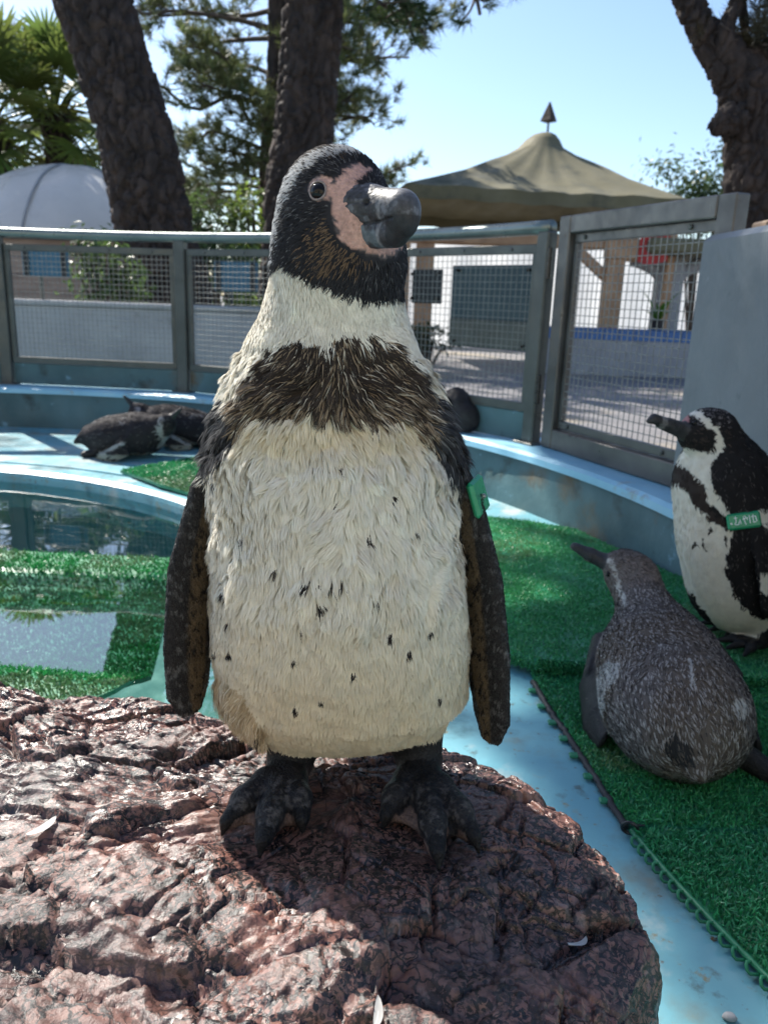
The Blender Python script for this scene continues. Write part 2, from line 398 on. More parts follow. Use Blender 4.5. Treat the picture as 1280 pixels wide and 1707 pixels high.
# ------------------------------------------------------------------ fence round the pool
FR = 2.92
post_deg = [134.6, 114.5, 94.6, 74.5, 53.5, 32.3]
fence = thing('pool_fence', pol(FR, 83, .22), 'grey green steel mesh fence with a round top rail on the kerb', 'fence')
rp = [pol(FR, d, 1.03) for d in np.linspace(134.6, 31.9, 60)]
mb = MB(); mb.tube(rp, .026, 14); mb.build('top_rail', M['rail'], fence, True)
for d in post_deg:
    R = frame((0, 0, 1), (math.cos(math.radians(d)), math.sin(math.radians(d)), 0))
    mb = MB(); mb.box(pol(FR, d, .615), (.062, .05, .80), R, .005); mb.box(pol(FR, d, .226), (.11, .09, .01), R, .002)
    mb.build('post', M['fence'], fence)
def wire_panel(p0, p1, z0, z1, name, parent, pitch=.0265, r=.0012, lean=0.):
    d = p1 - p0; L = np.linalg.norm(d[:2]); u = d / L; u[2] = 0; n = np.array([-u[1], u[0], 0]); mb = MB()
    nv = int(L / pitch); nh = int((z1 - z0) / pitch)
    for i in range(1, nv):
        q = p0 + u * (L * i / nv + rng.normal(0, .0008)); a = q.copy(); b = q.copy(); a[2] = z0; b[2] = z1
        mb.beam(a, b, 2 * r, 2 * r, .0004, n)
    for j in range(1, nh):
        z = z0 + (z1 - z0) * j / nh + rng.normal(0, .0008); a = p0 + n * .0022; b = p1 + n * .0022; a[2] = b[2] = z
        mb.beam(a, b, 2 * r, 2 * r, .0004, n)
    o = mb.build(name, M['wire'], parent); tag(o, kind='stuff'); return o
panels = []
for i in range(len(post_deg) - 1):
    a = pol(FR + .004, post_deg[i] - .75); b = pol(FR + .004, post_deg[i + 1] + .75); u = nrm(b - a); n = np.array([-u[1], u[0], 0])
    fr = MB()
    for z, h in ((.955, .034), (.36, .034)):
        p, q = a.copy(), b.copy(); p[2] = q[2] = z; fr.beam(p, q, .026, h, .003)
    for p in (a + u * .011, b - u * .011):
        q0, q1 = p.copy(), p.copy(); q0[2], q1[2] = .342, .973; fr.beam(q0, q1, .022, .03, .003, u)
    fo = fr.build('panel_frame', M['fence'], fence)
    wire_panel(a + u * .02, b - u * .02, .372, .943, 'wire_mesh', fo)
    sp = MB(); p, q = a.copy(), b.copy(); p[2] = q[2] = .283; sp.beam(p, q, .012, .115, .003); so_ = sp.build('sill_plate', M['kerb'], fence)
    for k in range(4):
        c = a + (b - a) * (k + .5) / 4 - n * -.016; c[2] = .955
        R = np.stack([u, np.array([0, 0, 1.]), -n], 1)
        V, F = lathe([(.007, 0), (.007, .003), (.004, .006)], 8); V = V @ R.T + (a + (b - a) * (k + .5) / 4 + np.array([0, 0, .955]) - n * -.0)
        V = V - n * .013
        obj('bolt', V, F, M['steel'], fo)
    panels.append((a, b, u, n))
def hit(px, py, p0, n):
    d = ray(px, py); t = ((p0 - CAM) @ n) / (d @ n); return CAM + d * t
# gate
ga, gb = pol(FR + .015, 30.9), pol(FR + .015, 14.9); gu = nrm(gb - ga); gn = np.array([-gu[1], gu[0], 0])
gate = thing('fence_gate', (ga + gb) / 2 + np.array([0, 0, .22]), 'wide grey steel gate with a mesh panel next to the grey partition', 'gate')
def gbar(q0, q1, z0, z1, w, h, up=None):
    p, q = q0.copy(), q1.copy(); p[2], q[2] = z0, z1; mb = MB(); mb.beam(p, q, w, h, .004, gn if up is None else up); return mb
gbar(ga + gu * .033, ga + gu * .033, .225, 1.062, .066, .05).build('stile', M['steel'], gate)
gbar(gb - gu * .033, gb - gu * .033, .225, 1.062, .066, .05).build('stile', M['steel'], gate)
gbar(ga + gu * .068, gb - gu * .068, 1.032, 1.032, .05, .060, (0, 0, 1)).build('top_bar', M['steel'], gate)
gbar(ga + gu * .068, gb - gu * .068, .262, .262, .05, .074, (0, 0, 1)).build('bottom_bar', M['steel'], gate)
inn = MB()
for z in (.985, .318): p, q = ga + gu * .07, gb - gu * .07; p[2] = q[2] = z; inn.beam(p + gn * .008, q + gn * .008, .02, .03, .002)
for s, e in ((ga, .08), (gb, -.08)): p = s + gu * e + gn * .008; q = p.copy(); p[2], q[2] = .334, .969; inn.beam(p, q, .02, .02, .002, gn)
io = inn.build('inner_frame', M['steel'], gate)
for tt in (.16, .78):
    for z in (.986, .318):
        V, F = lathe([(.008, 0), (.008, .004), (.004, .007)], 8); R = np.stack([gu, np.array([0, 0, 1.]), -gn], 1)
        obj('bolt', V @ R.T + ga + (gb - ga) * tt + np.array([0, 0, z]) - gn * .003, F, M['fence'], io)
wire_panel(ga + gu * .09, gb - gu * .09, .334, .969, 'wire_mesh', gate, .0265, .0013)
for z in (.90, .44):
    V, F = tube([pol(FR - .016, 31.55, z - .055), pol(FR - .016, 31.55, z + .055)], .011, 10); obj('hinge', V, F, M['black_plastic'], gate)
V, F = lathe([(.02, 0), (.02, .02), (.012, .03)], 12); R = np.stack([gu, np.array([0, 0, 1.]), -gn], 1)
lp = hit(1175, 537, gb, gn); obj('latch_knob', V @ R.T + (ga + gu * (np.linalg.norm(gb - ga) - .05)) + np.array([0, 0, lp[2]]) - gn * .02, F, M['black_plastic'], gate)
# solid grey partition after the gate
pa, pb = pol(2.885, 15.9), pol(2.885, -12); mid = []
mb = MB(); z0, z1 = .215, .952
R = frame(pb - pa); L = np.linalg.norm(pb - pa)
mb.box((pa + pb) / 2 + np.array([0, 0, (z0 + z1) / 2]), (.05, z1 - z0, L), R, .018)
pt = thing('grey_partition', (pa + pb) / 2 + np.array([0, 0, z0]), 'solid pale grey painted partition panel on the kerb next to the gate', 'partition')
mb.build('panel', M['graywall'], pt)
mb = MB(); c = hit(1280, 360, np.array([0, 2.62, 0]), np.array([0, 1., 0]))
V, F = box((c[0] + .03, 2.62, .62), (.11, .11, .82), None, .006); wp = thing('timber_post', (c[0] + .03, 2.62, .21), 'square weathered timber post behind the grey partition', 'post')
obj('shaft', V, F, M['wood'], wp); V, F = lathe([(.009, 0), (.009, .006)], 10); obj('bolt', V @ np.array([[1, 0, 0], [0, 0, -1], [0, 1, 0]]).T + np.array([c[0] + .01, 2.562, .995]), F, M['black_plastic'], wp)

# boards hung on the outside of the fence
def fence_board(px, z0, z1, mat, name, label, t=.008, tilt=0.):
    a, b, u, n = panels[4]; off = a + n * .022
    p = hit(px[0], 500, off, n); q = hit(px[1], 500, off, n); L = np.linalg.norm((q - p)[:2]); c = (p + q) / 2; c[2] = (z0 + z1) / 2
    r = thing(name, (c[0], c[1], z0), label, 'board')
    R = np.stack([u, n, np.array([0, 0, 1.])], 1)
    obj('panel', *box(c, (L, t, z1 - z0), R, .003), mat, r)
    for s in (-.4, .4):
        for zz in (z0 + .02, z1 - .02):
            obj('cable_tie', *box(c + u * L * s - n * .014 + np.array([0, 0, zz - c[2]]), (.004, .03, .012), R, .001), M['black_plastic'], r)
    return r, c, u, n, L
r, c, u, n, L = fence_board((752, 897), .572, .90, M['board'], 'notice_board', 'large slate blue board hung behind the fence mesh')
R = np.stack([u, n, np.array([0, 0, 1.])], 1)
obj('lower_strip', *box(c - n * .007 + np.array([0, 0, -.105]), (L - .01, .006, .11), R, .002), M['fence'], r)
fence_board((686, 736), .742, .885, M['blackboard'], 'small_board', 'small black board hung behind the fence mesh near the slate board')

# ------------------------------------------------------------------ outside: low wall, signs
lw = thing('planter_wall', (-2.6, 5.47, GZ), 'low pale grey concrete wall behind the left fence panels', 'wall')
obj('wall_face', *box((-2.6, 5.47, .24), (4.4, .14, .80), None, .01), M['concrete'], lw)
obj('coping', *box((-2.6, 5.47, .655), (4.42, .18, .035), None, .008), M['concrete'], lw)
def pole_sign(x0, x1, z0, z1, xp, label):
    s = thing('pole_sign', (xp, 5.46, .67), label, 'sign')
    obj('panel', *box(((x0 + x1) / 2, 5.44, (z0 + z1) / 2), (x1 - x0, .012, z1 - z0), None, .003), M['bluesign'], s)
    for x in (x0 + .03, x1 - .03): obj('batten', *box((x, 5.428, (z0 + z1) / 2), (.035, .012, z1 - z0 - .004), None, .002), M['blackboard'], s)
    obj('pole', *tube([(xp, 5.46, .665), (xp, 5.46, z1 - .02)], .012, 10), M['fence'], s, True)
pole_sign(-2.47, -2.16, .825, .985, -2.36, 'blue sign board on a pole seen from behind between beige shed and leafy bush')
pole_sign(-1.19, -.90, .77, .96, -1.08, 'blue sign board on a pole above the low yellow green bush')

# ------------------------------------------------------------------ pavilion and other things beyond the fence
pv = thing('pavilion_tent', (2.35, 13.4, GZ), 'khaki canvas pavilion with a peaked roof and arrow finial', 'tent', rz=math.radians(8))
pc = np.array([2.35, 13.4, 0.]); ang = math.radians(8); rot = lambda x, y: np.array([pc[0] + x * math.cos(ang) - y * math.sin(ang), pc[1] + x * math.sin(ang) + y * math.cos(ang)])
V = []; F = []; prof = [(2.05, 2.24), (1.68, 2.37), (1.28, 2.54), (.90, 2.75), (.58, 2.97), (.36, 3.13), (.27, 3.25), (.18, 3.33), (.10, 3.36)]
nseg = 96
for rr_, zz in prof:
    for k in range(nseg):
        a = 2 * math.pi * k / nseg; cs, sn = math.cos(a), math.sin(a); sq = 1 / max(abs(cs), abs(sn)); w = sstep(.3, .9, rr_)
        rad = rr_ * lerp(1, lerp(1, sq, .86), float(w)); sag = .05 * math.cos(4 * a) * float(w) * (.4 if rr_ > 1.7 else 1)
        p = rot(rad * cs - .26 * rr_, rad * sn); V.append((p[0], p[1], zz - sag * .6 + .012 * math.sin(a * 23) * float(w)))
for i in range(len(prof) - 1):
    for j in range(nseg): k = (j + 1) % nseg; F.append((i * nseg + j, i * nseg + k, (i + 1) * nseg + k, (i + 1) * nseg + j))
F.append(tuple((len(prof) - 1) * nseg + j for j in range(nseg)))
roof = obj('roof', V, F, M['canvas'], pv, True)
Vv = [v for v in V[:nseg]]; Vb = [(v[0] * 1 + (pc[0] - v[0]) * .004, v[1] + (pc[1] - v[1]) * .004, v[2] - .17) for i, v in enumerate(Vv)]
obj('valance', Vv + Vb, [(i, (i + 1) % nseg, nseg + (i + 1) % nseg, nseg + i) for i in range(nseg)], M['canvas'], pv, True)
obj('finial_rod', *tube([(2.35, 13.4, 3.3), (2.35, 13.4, 3.62)], .018, 8), M['steel'], pv)
obj('finial_arrow', *lathe([(.005, 0), (.13, .01), (.125, .03), (.01, .29)], 4, (2.35, 13.4, 3.52)), M['red'], pv).data.materials[0] = M['bark']
for sx in (-1, 1):
    for sy in (-1, 1):
        p = rot(1.9 * sx - .56, 1.9 * sy); obj('post', *box((p[0], p[1], 1.03), (.11, .11, 2.36), None, .01), M['orangewood'], pv)
kf = thing('timber_kiosk', (1.9, 11.6, GZ), 'timber kiosk frame with a long orange brown beam beyond the fence', 'kiosk')
obj('beam', *box((1.75, 11.6, 1.63), (3.3, .14, .19), None, .03), M['orangewood'], kf)
for x in (.45, 3.12): obj('post', *box((x, 11.6, .695), (.26, .2, 1.69), None, .02), M['orangewood'], kf)
obj('bracket', *beam((2.55, 11.6, 1.55), (3.05, 11.6, 1.15), .12, .14, .02), M['orangewood'], kf)
obj('corner_block', *box((3.2, 11.52, 1.545), (.52, .1, .32), None, .06), M['orangewood'], kf)
gc = thing('grey_canopy', (4.0, 11.9, GZ), 'grey canopy on a thick dark post with curved brackets beyond the gate', 'canopy')
obj('post', *box((4.02, 11.9, .65), (.36, .3, 1.6), None, .03), M['concrete'], gc)
arc = [(4.02 - .55 * math.sin(a), 11.9, 1.42 - .75 * (1 - math.cos(a)) * .0 + .0 - .35 * (1 - math.cos(a - math.pi / 2))) for a in np.linspace(0, math.pi / 2, 8)]
obj('bracket', *tube(spline([(4.0, 11.9, 1.0), (3.85, 11.9, 1.28), (3.55, 11.9, 1.42), (3.45, 11.9, 1.43)], 10), .10, 8), M['concrete'], gc, True)
obj('bracket', *tube(spline([(4.05, 11.9, 1.0), (4.2, 11.9, 1.28), (4.5, 11.9, 1.42), (5.0, 11.9, 1.43)], 10), .10, 8), M['concrete'], gc, True)
obj('roof', *box((4.5, 12.1, 1.60), (2.0, 1.6, .22), None, .05), M['canvas'], gc)
rc = []
V = []; F = []
for i in range(9):
    for j in range(7): V.append((3.4 + .42 * i / 8, 11.42 + .03 * math.sin(i * 1.7) + .02 * j / 6, 1.74 - (.40 - .12 * abs(i / 8 - .4)) * j / 6))
for i in range(8):
    for j in range(6): F.append((i * 7 + j, i * 7 + j + 1, (i + 1) * 7 + j + 1, (i + 1) * 7 + j))
solo('red_cloth', V, F, M['red'], 'red cloth hanging from the end of the timber kiosk beam', 'cloth', smooth=True)
V = []; F = []
for i in range(41):
    for j in range(9): V.append((-.2 + 8.2 * i / 40, 17 + .08 * math.sin(i * 1.1) + .05 * math.sin(i * 2.7 + j), GZ + 2.15 * j / 8))
for i in range(40):
    for j in range(8): F.append((i * 9 + j, (i + 1) * 9 + j, (i + 1) * 9 + j + 1, i * 9 + j + 1))
solo('white_sheet_wall', V, F, M['white_sheet'], 'long white fabric side wall glowing behind the pavilion', 'fabric wall', smooth=True)
sp_ = thing('round_seal_pool', (4.4, 12.4, GZ), 'grey walled pool with a row of blue tiles along its rim beyond the gate', 'pool')
obj('wall_face', *box((4.7, 10.95, .16), (5.4, .25, .62), None, .01), M['concrete'], sp_)
tv, tf = box((0, 0, 0), (.205, .25, .015), None, .004); tv2, tf2 = box((0, 0, 0), (.205, .012, .135), None, .004)
me1 = mesh_data('tile', tv, tf, mats=[M['blue_tile']]); me2 = mesh_data('tile', tv2, tf2, mats=[M['blue_tile']])
for i in range(25):
    for me, dy, dz in ((me1, 0, .48), (me2, -.1315, .398)):
        o = bpy.data.objects.new('tile', me); COL.objects.link(o); o.parent = sp_
        o.location = (2.12 + .212 * i - 4.4, 10.95 + dy - 12.4, dz - GZ)
for i, (x, h) in enumerate(((2.45, .55), (4.75, .62), (5.05, .5))):
    t_ = thing('small_flag', (x, 10.9, .486), ['slim dark rod standing on the blue tiled rim', 'small red flag on the blue tiled rim next to the dark canopy post', 'small red flag on the blue tiled rim farther from the dark post'][i], 'flag' if i else 'rod')
    obj('rod', *tube([(x, 10.9, .48), (x + .01, 10.9, .486 + h)], .008, 6), M['blackboard'], t_)
    if i: obj('pennant', [(x, 10.895, .49 + h), (x + .16, 10.88, .40 + h), (x + .03, 10.90, .22 + h), (x - .03, 10.89, .30 + h)], [(0, 1, 2, 3)], M['red'], t_)
# dome greenhouse and shed
dm = thing('dome_greenhouse', (-4.25, 11, GZ), 'white plastic dome greenhouse behind the leaning pine trunk', 'greenhouse')
V = []; F = []; nu, nv_ = 72, 26
for j in range(nv_ + 1):
    el = math.radians(-25 + 115 * j / nv_)
    for i in range(nu):
        a = 2 * math.pi * i / nu; k = 1 + .012 * abs(math.sin(a * 6)) - .01 * (math.sin(a * 17 + j) * .5)
        V.append((-4.25 + 1.75 * k * math.cos(el) * math.cos(a), 11 + 1.75 * k * math.cos(el) * math.sin(a), .62 + 1.66 * k * math.sin(el)))
for j in range(nv_):
    for i in range(nu): q = (i + 1) % nu; F.append((j * nu + i, j * nu + q, (j + 1) * nu + q, (j + 1) * nu + i))
obj('skin', V, F, M['white_sheet'], dm, True)
for i in range(3):
    a = math.pi / 3 * i + .52; P = [(-4.25 + 1.765 * math.cos(e) * math.cos(a), 11 + 1.765 * math.cos(e) * math.sin(a), .62 + 1.675 * math.sin(e)) for e in np.radians(np.linspace(-25, 205, 50))]
    obj('rib', *tube(P, .018, 6), M['concrete'], dm, True)
sh = thing('garden_shed', (-3.6, 8.2, GZ), 'low beige and brown shed behind the blue pole sign', 'shed')
for k in range(8): obj('board', *box((-3.5, 8.2 - .005 * (k % 2), GZ + .09 + .17 * k), (2.2, .05, .166), None, .006), M['brown'], sh)
obj('roof', *box((-3.5, 8.35, 1.25), (2.4, .6, .06), None, .01), M['concrete'], sh)

# ------------------------------------------------------------------ unseen house added behind the viewer to bounce warm sunlight forward
M['cream_wall'] = pmat('cream_render', [(.3, (.62, .54, .41)), (.7, (.72, .64, .50))], 1.5, .85, .3, 40, .005, spots=[((.45, .38, .28), 2.5, .60, .74)])
ph = thing('bounce_house', (-.5, -3.4, GZ), 'added cream rendered house with a flat roof, out of view, bouncing sunlight onto the tall penguin', 'building')
for a, b, c, d in ((-5.5, -3.4, GZ, 3.2), (-2.2, -.9, GZ, 3.2), (.3, 4.5, GZ, 3.2)): obj('wall_face', *box(((a + b) / 2, -3.4, (c + d) / 2), (b - a, .25, d - c), None, .01), M['cream_wall'], ph)
for a, b, c, d in ((-3.4, -2.2, GZ, .9), (-3.4, -2.2, 2.0, 3.2), (-.9, .3, 2.0, 3.2)): obj('wall_face', *box(((a + b) / 2, -3.4, (c + d) / 2), (b - a - .004, .246, d - c), None, .002), M['cream_wall'], ph)
obj('door', *box((-.3, -3.44, .92), (1.18, .06, 2.14), None, .01), M['bluesign'], ph); obj('window', *box((-2.8, -3.46, 1.45), (1.18, .04, 1.08), None, .01), M['board'], ph)
obj('roof', *box((-.5, -4.2, 3.28), (10.6, 2.3, .16), None, .02), M['concrete'], ph)

# ------------------------------------------------------------------ trees
def bark_trunk(P, Rr, seg=80, n=200, amp=.03, seed=1, ksc=7.):
    C_ = spline(P, n); r = np.interp(np.linspace(0, len(P) - 1, n), np.arange(len(P)), Rr)
    V, F = tube(C_, r, seg, True); ctr = np.repeat(C_, seg, 0); d = nrm(V - ctr)
    wob = (np.stack([fbm(V, 6, 3, 3), fbm(V, 6, 3, 5), fbm(V, 6, 3, 7)], 1) - .5) * .14
    F1, F2, R1 = worley((V + wob) * np.array([1, 1, .5]), ksc * 1.55, seed); f1, f2, r1 = worley((V + wob) * np.array([1, 1, .45]), ksc * 4.2, seed + 3)
    h = -sstep(.24, .03, F2 - F1) * 1.0 + (R1 - .5) * .45 - sstep(.2, .02, f2 - f1) * .22 + (r1 - .5) * .15 + (fbm(V, 2.5, 3, seed + 4) - .5) * 1.3 + (fbm(V, 40, 3, seed + 9) - .5) * .25
    V = V + d * (h * amp)[:, None]; return V, F
def tuft_mesh(P, D, n=24, ln=.13, w=.009, col=(.05, .085, .03), spread=.75, seed=0):
    g = np.random.default_rng(seed); P = np.repeat(np.asarray(P), n, 0); D = np.repeat(nrm(D), n, 0); N = len(P)
    d = nrm(D + g.normal(0, spread, (N, 3))); L = ln * g.uniform(.65, 1.15, N)[:, None]; s = nrm(np.cross(d, g.normal(0, 1, (N, 3))))
    b = P + D * (g.uniform(-.5, .5, (N, 1)) * ln * .5); V = np.empty((N, 3, 3)); V[:, 0] = b - s * w / 2; V[:, 1] = b + s * w / 2; V[:, 2] = b + d * L
    F = np.arange(N * 3).reshape(N, 3); k = g.uniform(.6, 1.5, (N // n, 1)).repeat(n, 0) * g.uniform(.8, 1.2, (N, 1))
    c = np.array(col) * k * (1 + np.array([.35, .1, -.1]) * g.normal(0, .35, (N // n, 1)).repeat(n, 0)); c = np.clip(np.repeat(c, 3, 0), .005, .4)
    return V.reshape(-1, 3), F, c
def limb(mb, p0, p1, r, g, twigs=8, tl=.5, tufts=5, flat=.5, bend=.15):
    p0, p1 = np.asarray(p0, float), np.asarray(p1, float); d = p1 - p0; L = np.linalg.norm(d); P = [p0]
    for t in (.3, .6, .85): P.append(p0 + d * t + g.normal(0, L * .05, 3) + np.array([0, 0, bend * L * math.sin(t * 3.14)]))
    P.append(p1); C_ = spline(P, 14); mb.tube(C_, np.linspace(r, r * .3, 14), 6, False); T = []; Dd = []
    for k in range(twigs):
        t = g.uniform(.25, 1); q = C_[int(t * 13)]; dd = nrm(nrm(d) * .5 + g.normal(0, .8, 3) * np.array([1, 1, flat]) + np.array([0, 0, .15]))
        l = tl * g.uniform(.5, 1.1); e = q + dd * l; m_ = (q + e) / 2 + g.normal(0, .04, 3); tc = spline([q, m_, e], 5); mb.tube(tc, np.linspace(r * .3, .004, 5), 4, False)
        for s in range(tufts):
            u_ = g.uniform(.3, 1.05); T.append(q + (e - q) * u_ + g.normal(0, .05 + .03 * tl, 3)); Dd.append(nrm(dd + np.array([0, 0, .5])))
    return T, Dd
def pine(name, P, Rr, limbs, label, group='pine trees beyond the fence', col=(.05, .085, .03), seed=1, amp=.03, seg=80, n=200, needle=24, ln=.13, nw=.009):
    g = np.random.default_rng(seed); root = thing(name, (P[0][0], P[0][1], P[0][2]), label, 'tree', group)
    obj('trunk', *bark_trunk(P, Rr, seg, n, amp, seed), M['bark'], root, True)
    mb = MB(); T = []; D = []
    for L in limbs:
        t, d = limb(mb, L[0], L[1], L[2], g, **(L[3] if len(L) > 3 else {})); T += t; D += d
    if T:
        mb.build('branches', M['twig'], root, True); V, F, c = tuft_mesh(T, D, needle, ln, nw, col, seed=seed)
        tag(obj('crown', V, F, M['needle'], root, col=c), kind='stuff')
    return root
g = np.random.default_rng(3)
# leaning pine on the left; its crown (above the frame) shades the right side of the deck
tl = at(288, 505, Y=7); base = np.array([-1.83, 7.0, GZ]); d_up = at(155, 0, Y=7)
tp = [base, tl, at(258, 378, Y=7), at(215, 190, Y=7), d_up, d_up + np.array([-.3, .1, 1.2]), np.array([-2.75, 7.3, 6.0])]
def shade_at(x, y, z): return np.array([x, y, 0]) + SUND * (z / SUND[2])
limbs = []
top = tp[-1]
for (x, y) in ((.45, 1.35), (.75, 1.35), (.6, 1.65), (.95, 1.6), (.85, 1.95), (1.1, 2.1), (.55, 1.15), (.95, 1.2), (.35, 1.6), (.45, 1.75), (1.0, 1.85), (1.15, 1.4), (.65, 1.5), (.3, 1.25), (.4, 1.05), (.5, 1.3), (.55, 1.18), (.62, 1.3), (.5, 1.42), (.68, 1.42), (.45, 1.2)):
    z = g.uniform(5.2, 6.4); e = shade_at(x, y, z); limbs.append((top + g.normal(0, .15, 3), e + g.normal(0, .05, 3), .05, dict(twigs=12, tl=.42, tufts=7)))
for a in range(9):
    e = top + np.array([.9 + .9 * math.cos(a), 2.2 + 1.2 * math.sin(a), 1.2 + .5 * math.sin(a * 3)]); limbs.append((top, e, .05, dict(twigs=14, tl=.6, tufts=6)))
pine('pine_tree', tp, [.40, .345, .325, .315, .305, .28, .2], limbs, 'thick leaning pine trunk in front of the white dome', seed=2, amp=.045, n=260, seg=110)
# upright pine in the middle with a branch reaching over the sky
cb = np.array([-.98, 7.6, GZ]); tp = [cb, at(490, 378, Y=7.6), at(508, 200, Y=7.6), at(522, 0, Y=7.6), at(522, 0, Y=7.6) + np.array([.05, 0, 1.5]), at(522, 0, Y=7.6) + np.array([0, 0, 3.2])]
tq = tp[4]; limbs = [(tq + np.array([0, 0, -.6]), at(690, 62, Y=7.6), .05, dict(twigs=12, tl=.35, tufts=6)), (tq + np.array([0, 0, -.5]), at(800, 25, Y=7.5), .05, dict(twigs=12, tl=.3, tufts=6)),
                  (tq + np.array([0, 0, -.3]), at(905, -15, Y=7.5), .04, dict(twigs=9, tl=.28, tufts=5)), (tq + np.array([0, 0, -.4]), at(640, 10, Y=7.3), .04, dict(twigs=12, tl=.35, tufts=6)),
                  (tq + np.array([0, 0, -.4]), at(730, -10, Y=7.3), .04, dict(twigs=12, tl=.35, tufts=6))]
for a in range(7): limbs.append((tp[5], tp[5] + np.array([1.7 * math.cos(a), 1.2 * math.sin(a), .9 + .4 * math.sin(a * 2)]), .05, dict(twigs=12, tl=.6, tufts=5)))
pine('pine_tree', tp, [.33, .285, .27, .265, .22, .12], limbs, 'dark upright pine trunk standing behind the banded penguin head', seed=5, amp=.04, n=220, seg=96)
# slim pine farther back that fills the gap between the two thick trunks
bx, by = -1.95, 13.0; tp = [np.array([bx + .1, by, GZ]), np.array([bx, by, 2.5]), np.array([bx + .12, by, 4.5]), np.array([bx, by, 7.0])]; limbs = []
for k in range(34):
    z = 1.6 + 4.2 * (k / 34); a = g.uniform(0, 6.28); rch = g.uniform(1.2, 2.3) * (1 if z < 4 else 1.1); cx = math.cos(a)
    limbs.append((np.array([bx + .05, by, z]), np.array([bx + rch * cx, by + .8 * rch * math.sin(a), z + g.uniform(-.15, .5)]), .04, dict(twigs=13, tl=.6, tufts=6, bend=.06)))
limbs.append((np.array([bx, by, 2.6]), at(690, 272, Y=13), .035, dict(twigs=16, tl=.35, tufts=7, bend=.05))); limbs.append((np.array([bx, by, 3.2]), at(625, 210, Y=13), .035, dict(twigs=9, tl=.45, tufts=5, bend=.05)))
pine('pine_tree', tp, [.2, .17, .15, .06], limbs, 'slim needle covered pine growing farther back between two thick trunks', col=(.13, .155, .06), seed=9, amp=.02, seg=40, n=90, ln=.17, nw=.014)
# gnarled tree on the right
tr0 = np.array([2.52, 5.5, GZ]); root = thing('gnarled_pine', tr0, 'gnarled forked pine with a burl behind the timber post', 'tree', 'pine trees beyond the fence')
tp = [tr0, at(1262, 400, Y=5.5), at(1258, 300, Y=5.5), at(1252, 200, Y=5.5), at(1238, 140, Y=5.5), at(1195, 85, Y=5.5), at(1150, 10, Y=5.5), at(1120, -60, Y=5.5), at(1080, -200, Y=5.5)]
obj('trunk', *bark_trunk(tp, [.28, .225, .20, .175, .185, .115, .085, .075, .06], 96, 240, .028, 21, 8), M['bark'], root, True)
b2 = [at(1225, 120, Y=5.48), at(1208, 60, Y=5.4), at(1222, 15, Y=5.4), at(1245, -40, Y=5.4)]
obj('limb', *bark_trunk(b2, [.14, .062, .05, .045], 40, 70, .015, 22, 12), M['bark'], root, True)
b3 = [at(1236, 110, Y=5.5), at(1242, 60, Y=5.5), at(1237, 10, Y=5.5), at(1240, -40, Y=5.5)]
obj('limb', *bark_trunk(b3, [.07, .03, .028, .026], 30, 60, .01, 23, 12), M['bark'], root, True)
b4 = [at(1245, 110, Y=5.5), at(1275, 88, Y=5.5), at(1310, 70, Y=5.5)]
obj('limb', *bark_trunk(b4, [.12, .085, .06], 30, 60, .02, 24, 12), M['bark'], root, True)
bu = [at(1228, 196, Y=5.45), at(1205, 205, Y=5.38), at(1190, 212, Y=5.34), at(1180, 208, Y=5.34)]
obj('burl', *bark_trunk(bu, [.13, .09, .055, .035], 40, 60, .025, 25, 14), M['bark'], root, True)
mb = MB(); T = []; D = []
for e in ((1262, 50), (1275, 30), (1268, 75), (1290, 60), (1215, 55), (1285, 20)):
    t, d = limb(mb, at(1250, 95, Y=5.5), at(e[0], e[1], Y=5.4), .012, g, twigs=6, tl=.16, tufts=3); T += t; D += d
for a in range(8):
    t, d = limb(mb, tp[-1], tp[-1] + np.array([1.0 * math.cos(a), math.sin(a), .6]), .04, g, twigs=8, tl=.5, tufts=5); T += t; D += d
mb.build('branches', M['twig'], root, True); V, F, c = tuft_mesh(T, D, 22, .10, .006, (.06, .055, .03), seed=31); tag(obj('crown', V, F, M['needle'], root, col=c), kind='stuff')

def leaf_cloud(c, rad, n, size, col, seed, clumps=14):
    g = np.random.default_rng(seed); cc_ = nrm(g.normal(0, 1, (clumps, 3))) * g.uniform(.35, .85, (clumps, 1)) * np.array(rad) + np.array(c)
    k = g.integers(0, clumps, n); P = cc_[k] + g.normal(0, .34, (n, 3)) * np.array(rad) * .55; up = nrm((P - np.array(c)) / np.array(rad) + g.normal(0, .6, (n, 3)) + np.array([0, 0, .5]))
    t = nrm(np.cross(up, g.normal(0, 1, (n, 3)))); b = np.cross(up, t); s = size * g.uniform(.6, 1.3, (n, 1)); V = np.empty((n, 4, 3))
    V[:, 0] = P - t * s * .5; V[:, 1] = P + b * s * .24 + up * s * .06; V[:, 2] = P + t * s * .55 - up * s * .08; V[:, 3] = P - b * s * .24 + up * s * .06
    q = np.array(col) * (g.uniform(.55, 1.45, (clumps, 1))[k] * g.uniform(.75, 1.25, (n, 1))); return V.reshape(-1, 3), np.arange(n * 4).reshape(n, 4), np.clip(np.repeat(q, 4, 0), .005, .5), cc_
def bush(name, c, rad, n, size, col, label, seed, cat='bush', group=None):
    V, F, q, cc_ = leaf_cloud(c, rad, n, size, col, seed); b = (c[0], c[1], GZ); root = thing(name, b, label, cat, group); mb = MB()
    for e in cc_: mb.tube(spline([b, (np.array(b) + e) / 2 + np.array([0, 0, .2 * (e[2] - GZ)]), e], 7), np.linspace(.03, .006, 7), 5, False)
    mb.build('stems', M['twig'], root, True); tag(obj('foliage', V, F, M['leaf'], root, col=q), kind='stuff')
bush('leafy_bush', at(178, 455, Y=6.1), (.32, .3, .38), 900, .07, (.09, .15, .04), 'pale leafy bush behind the low concrete wall beside the leaning trunk', 41)
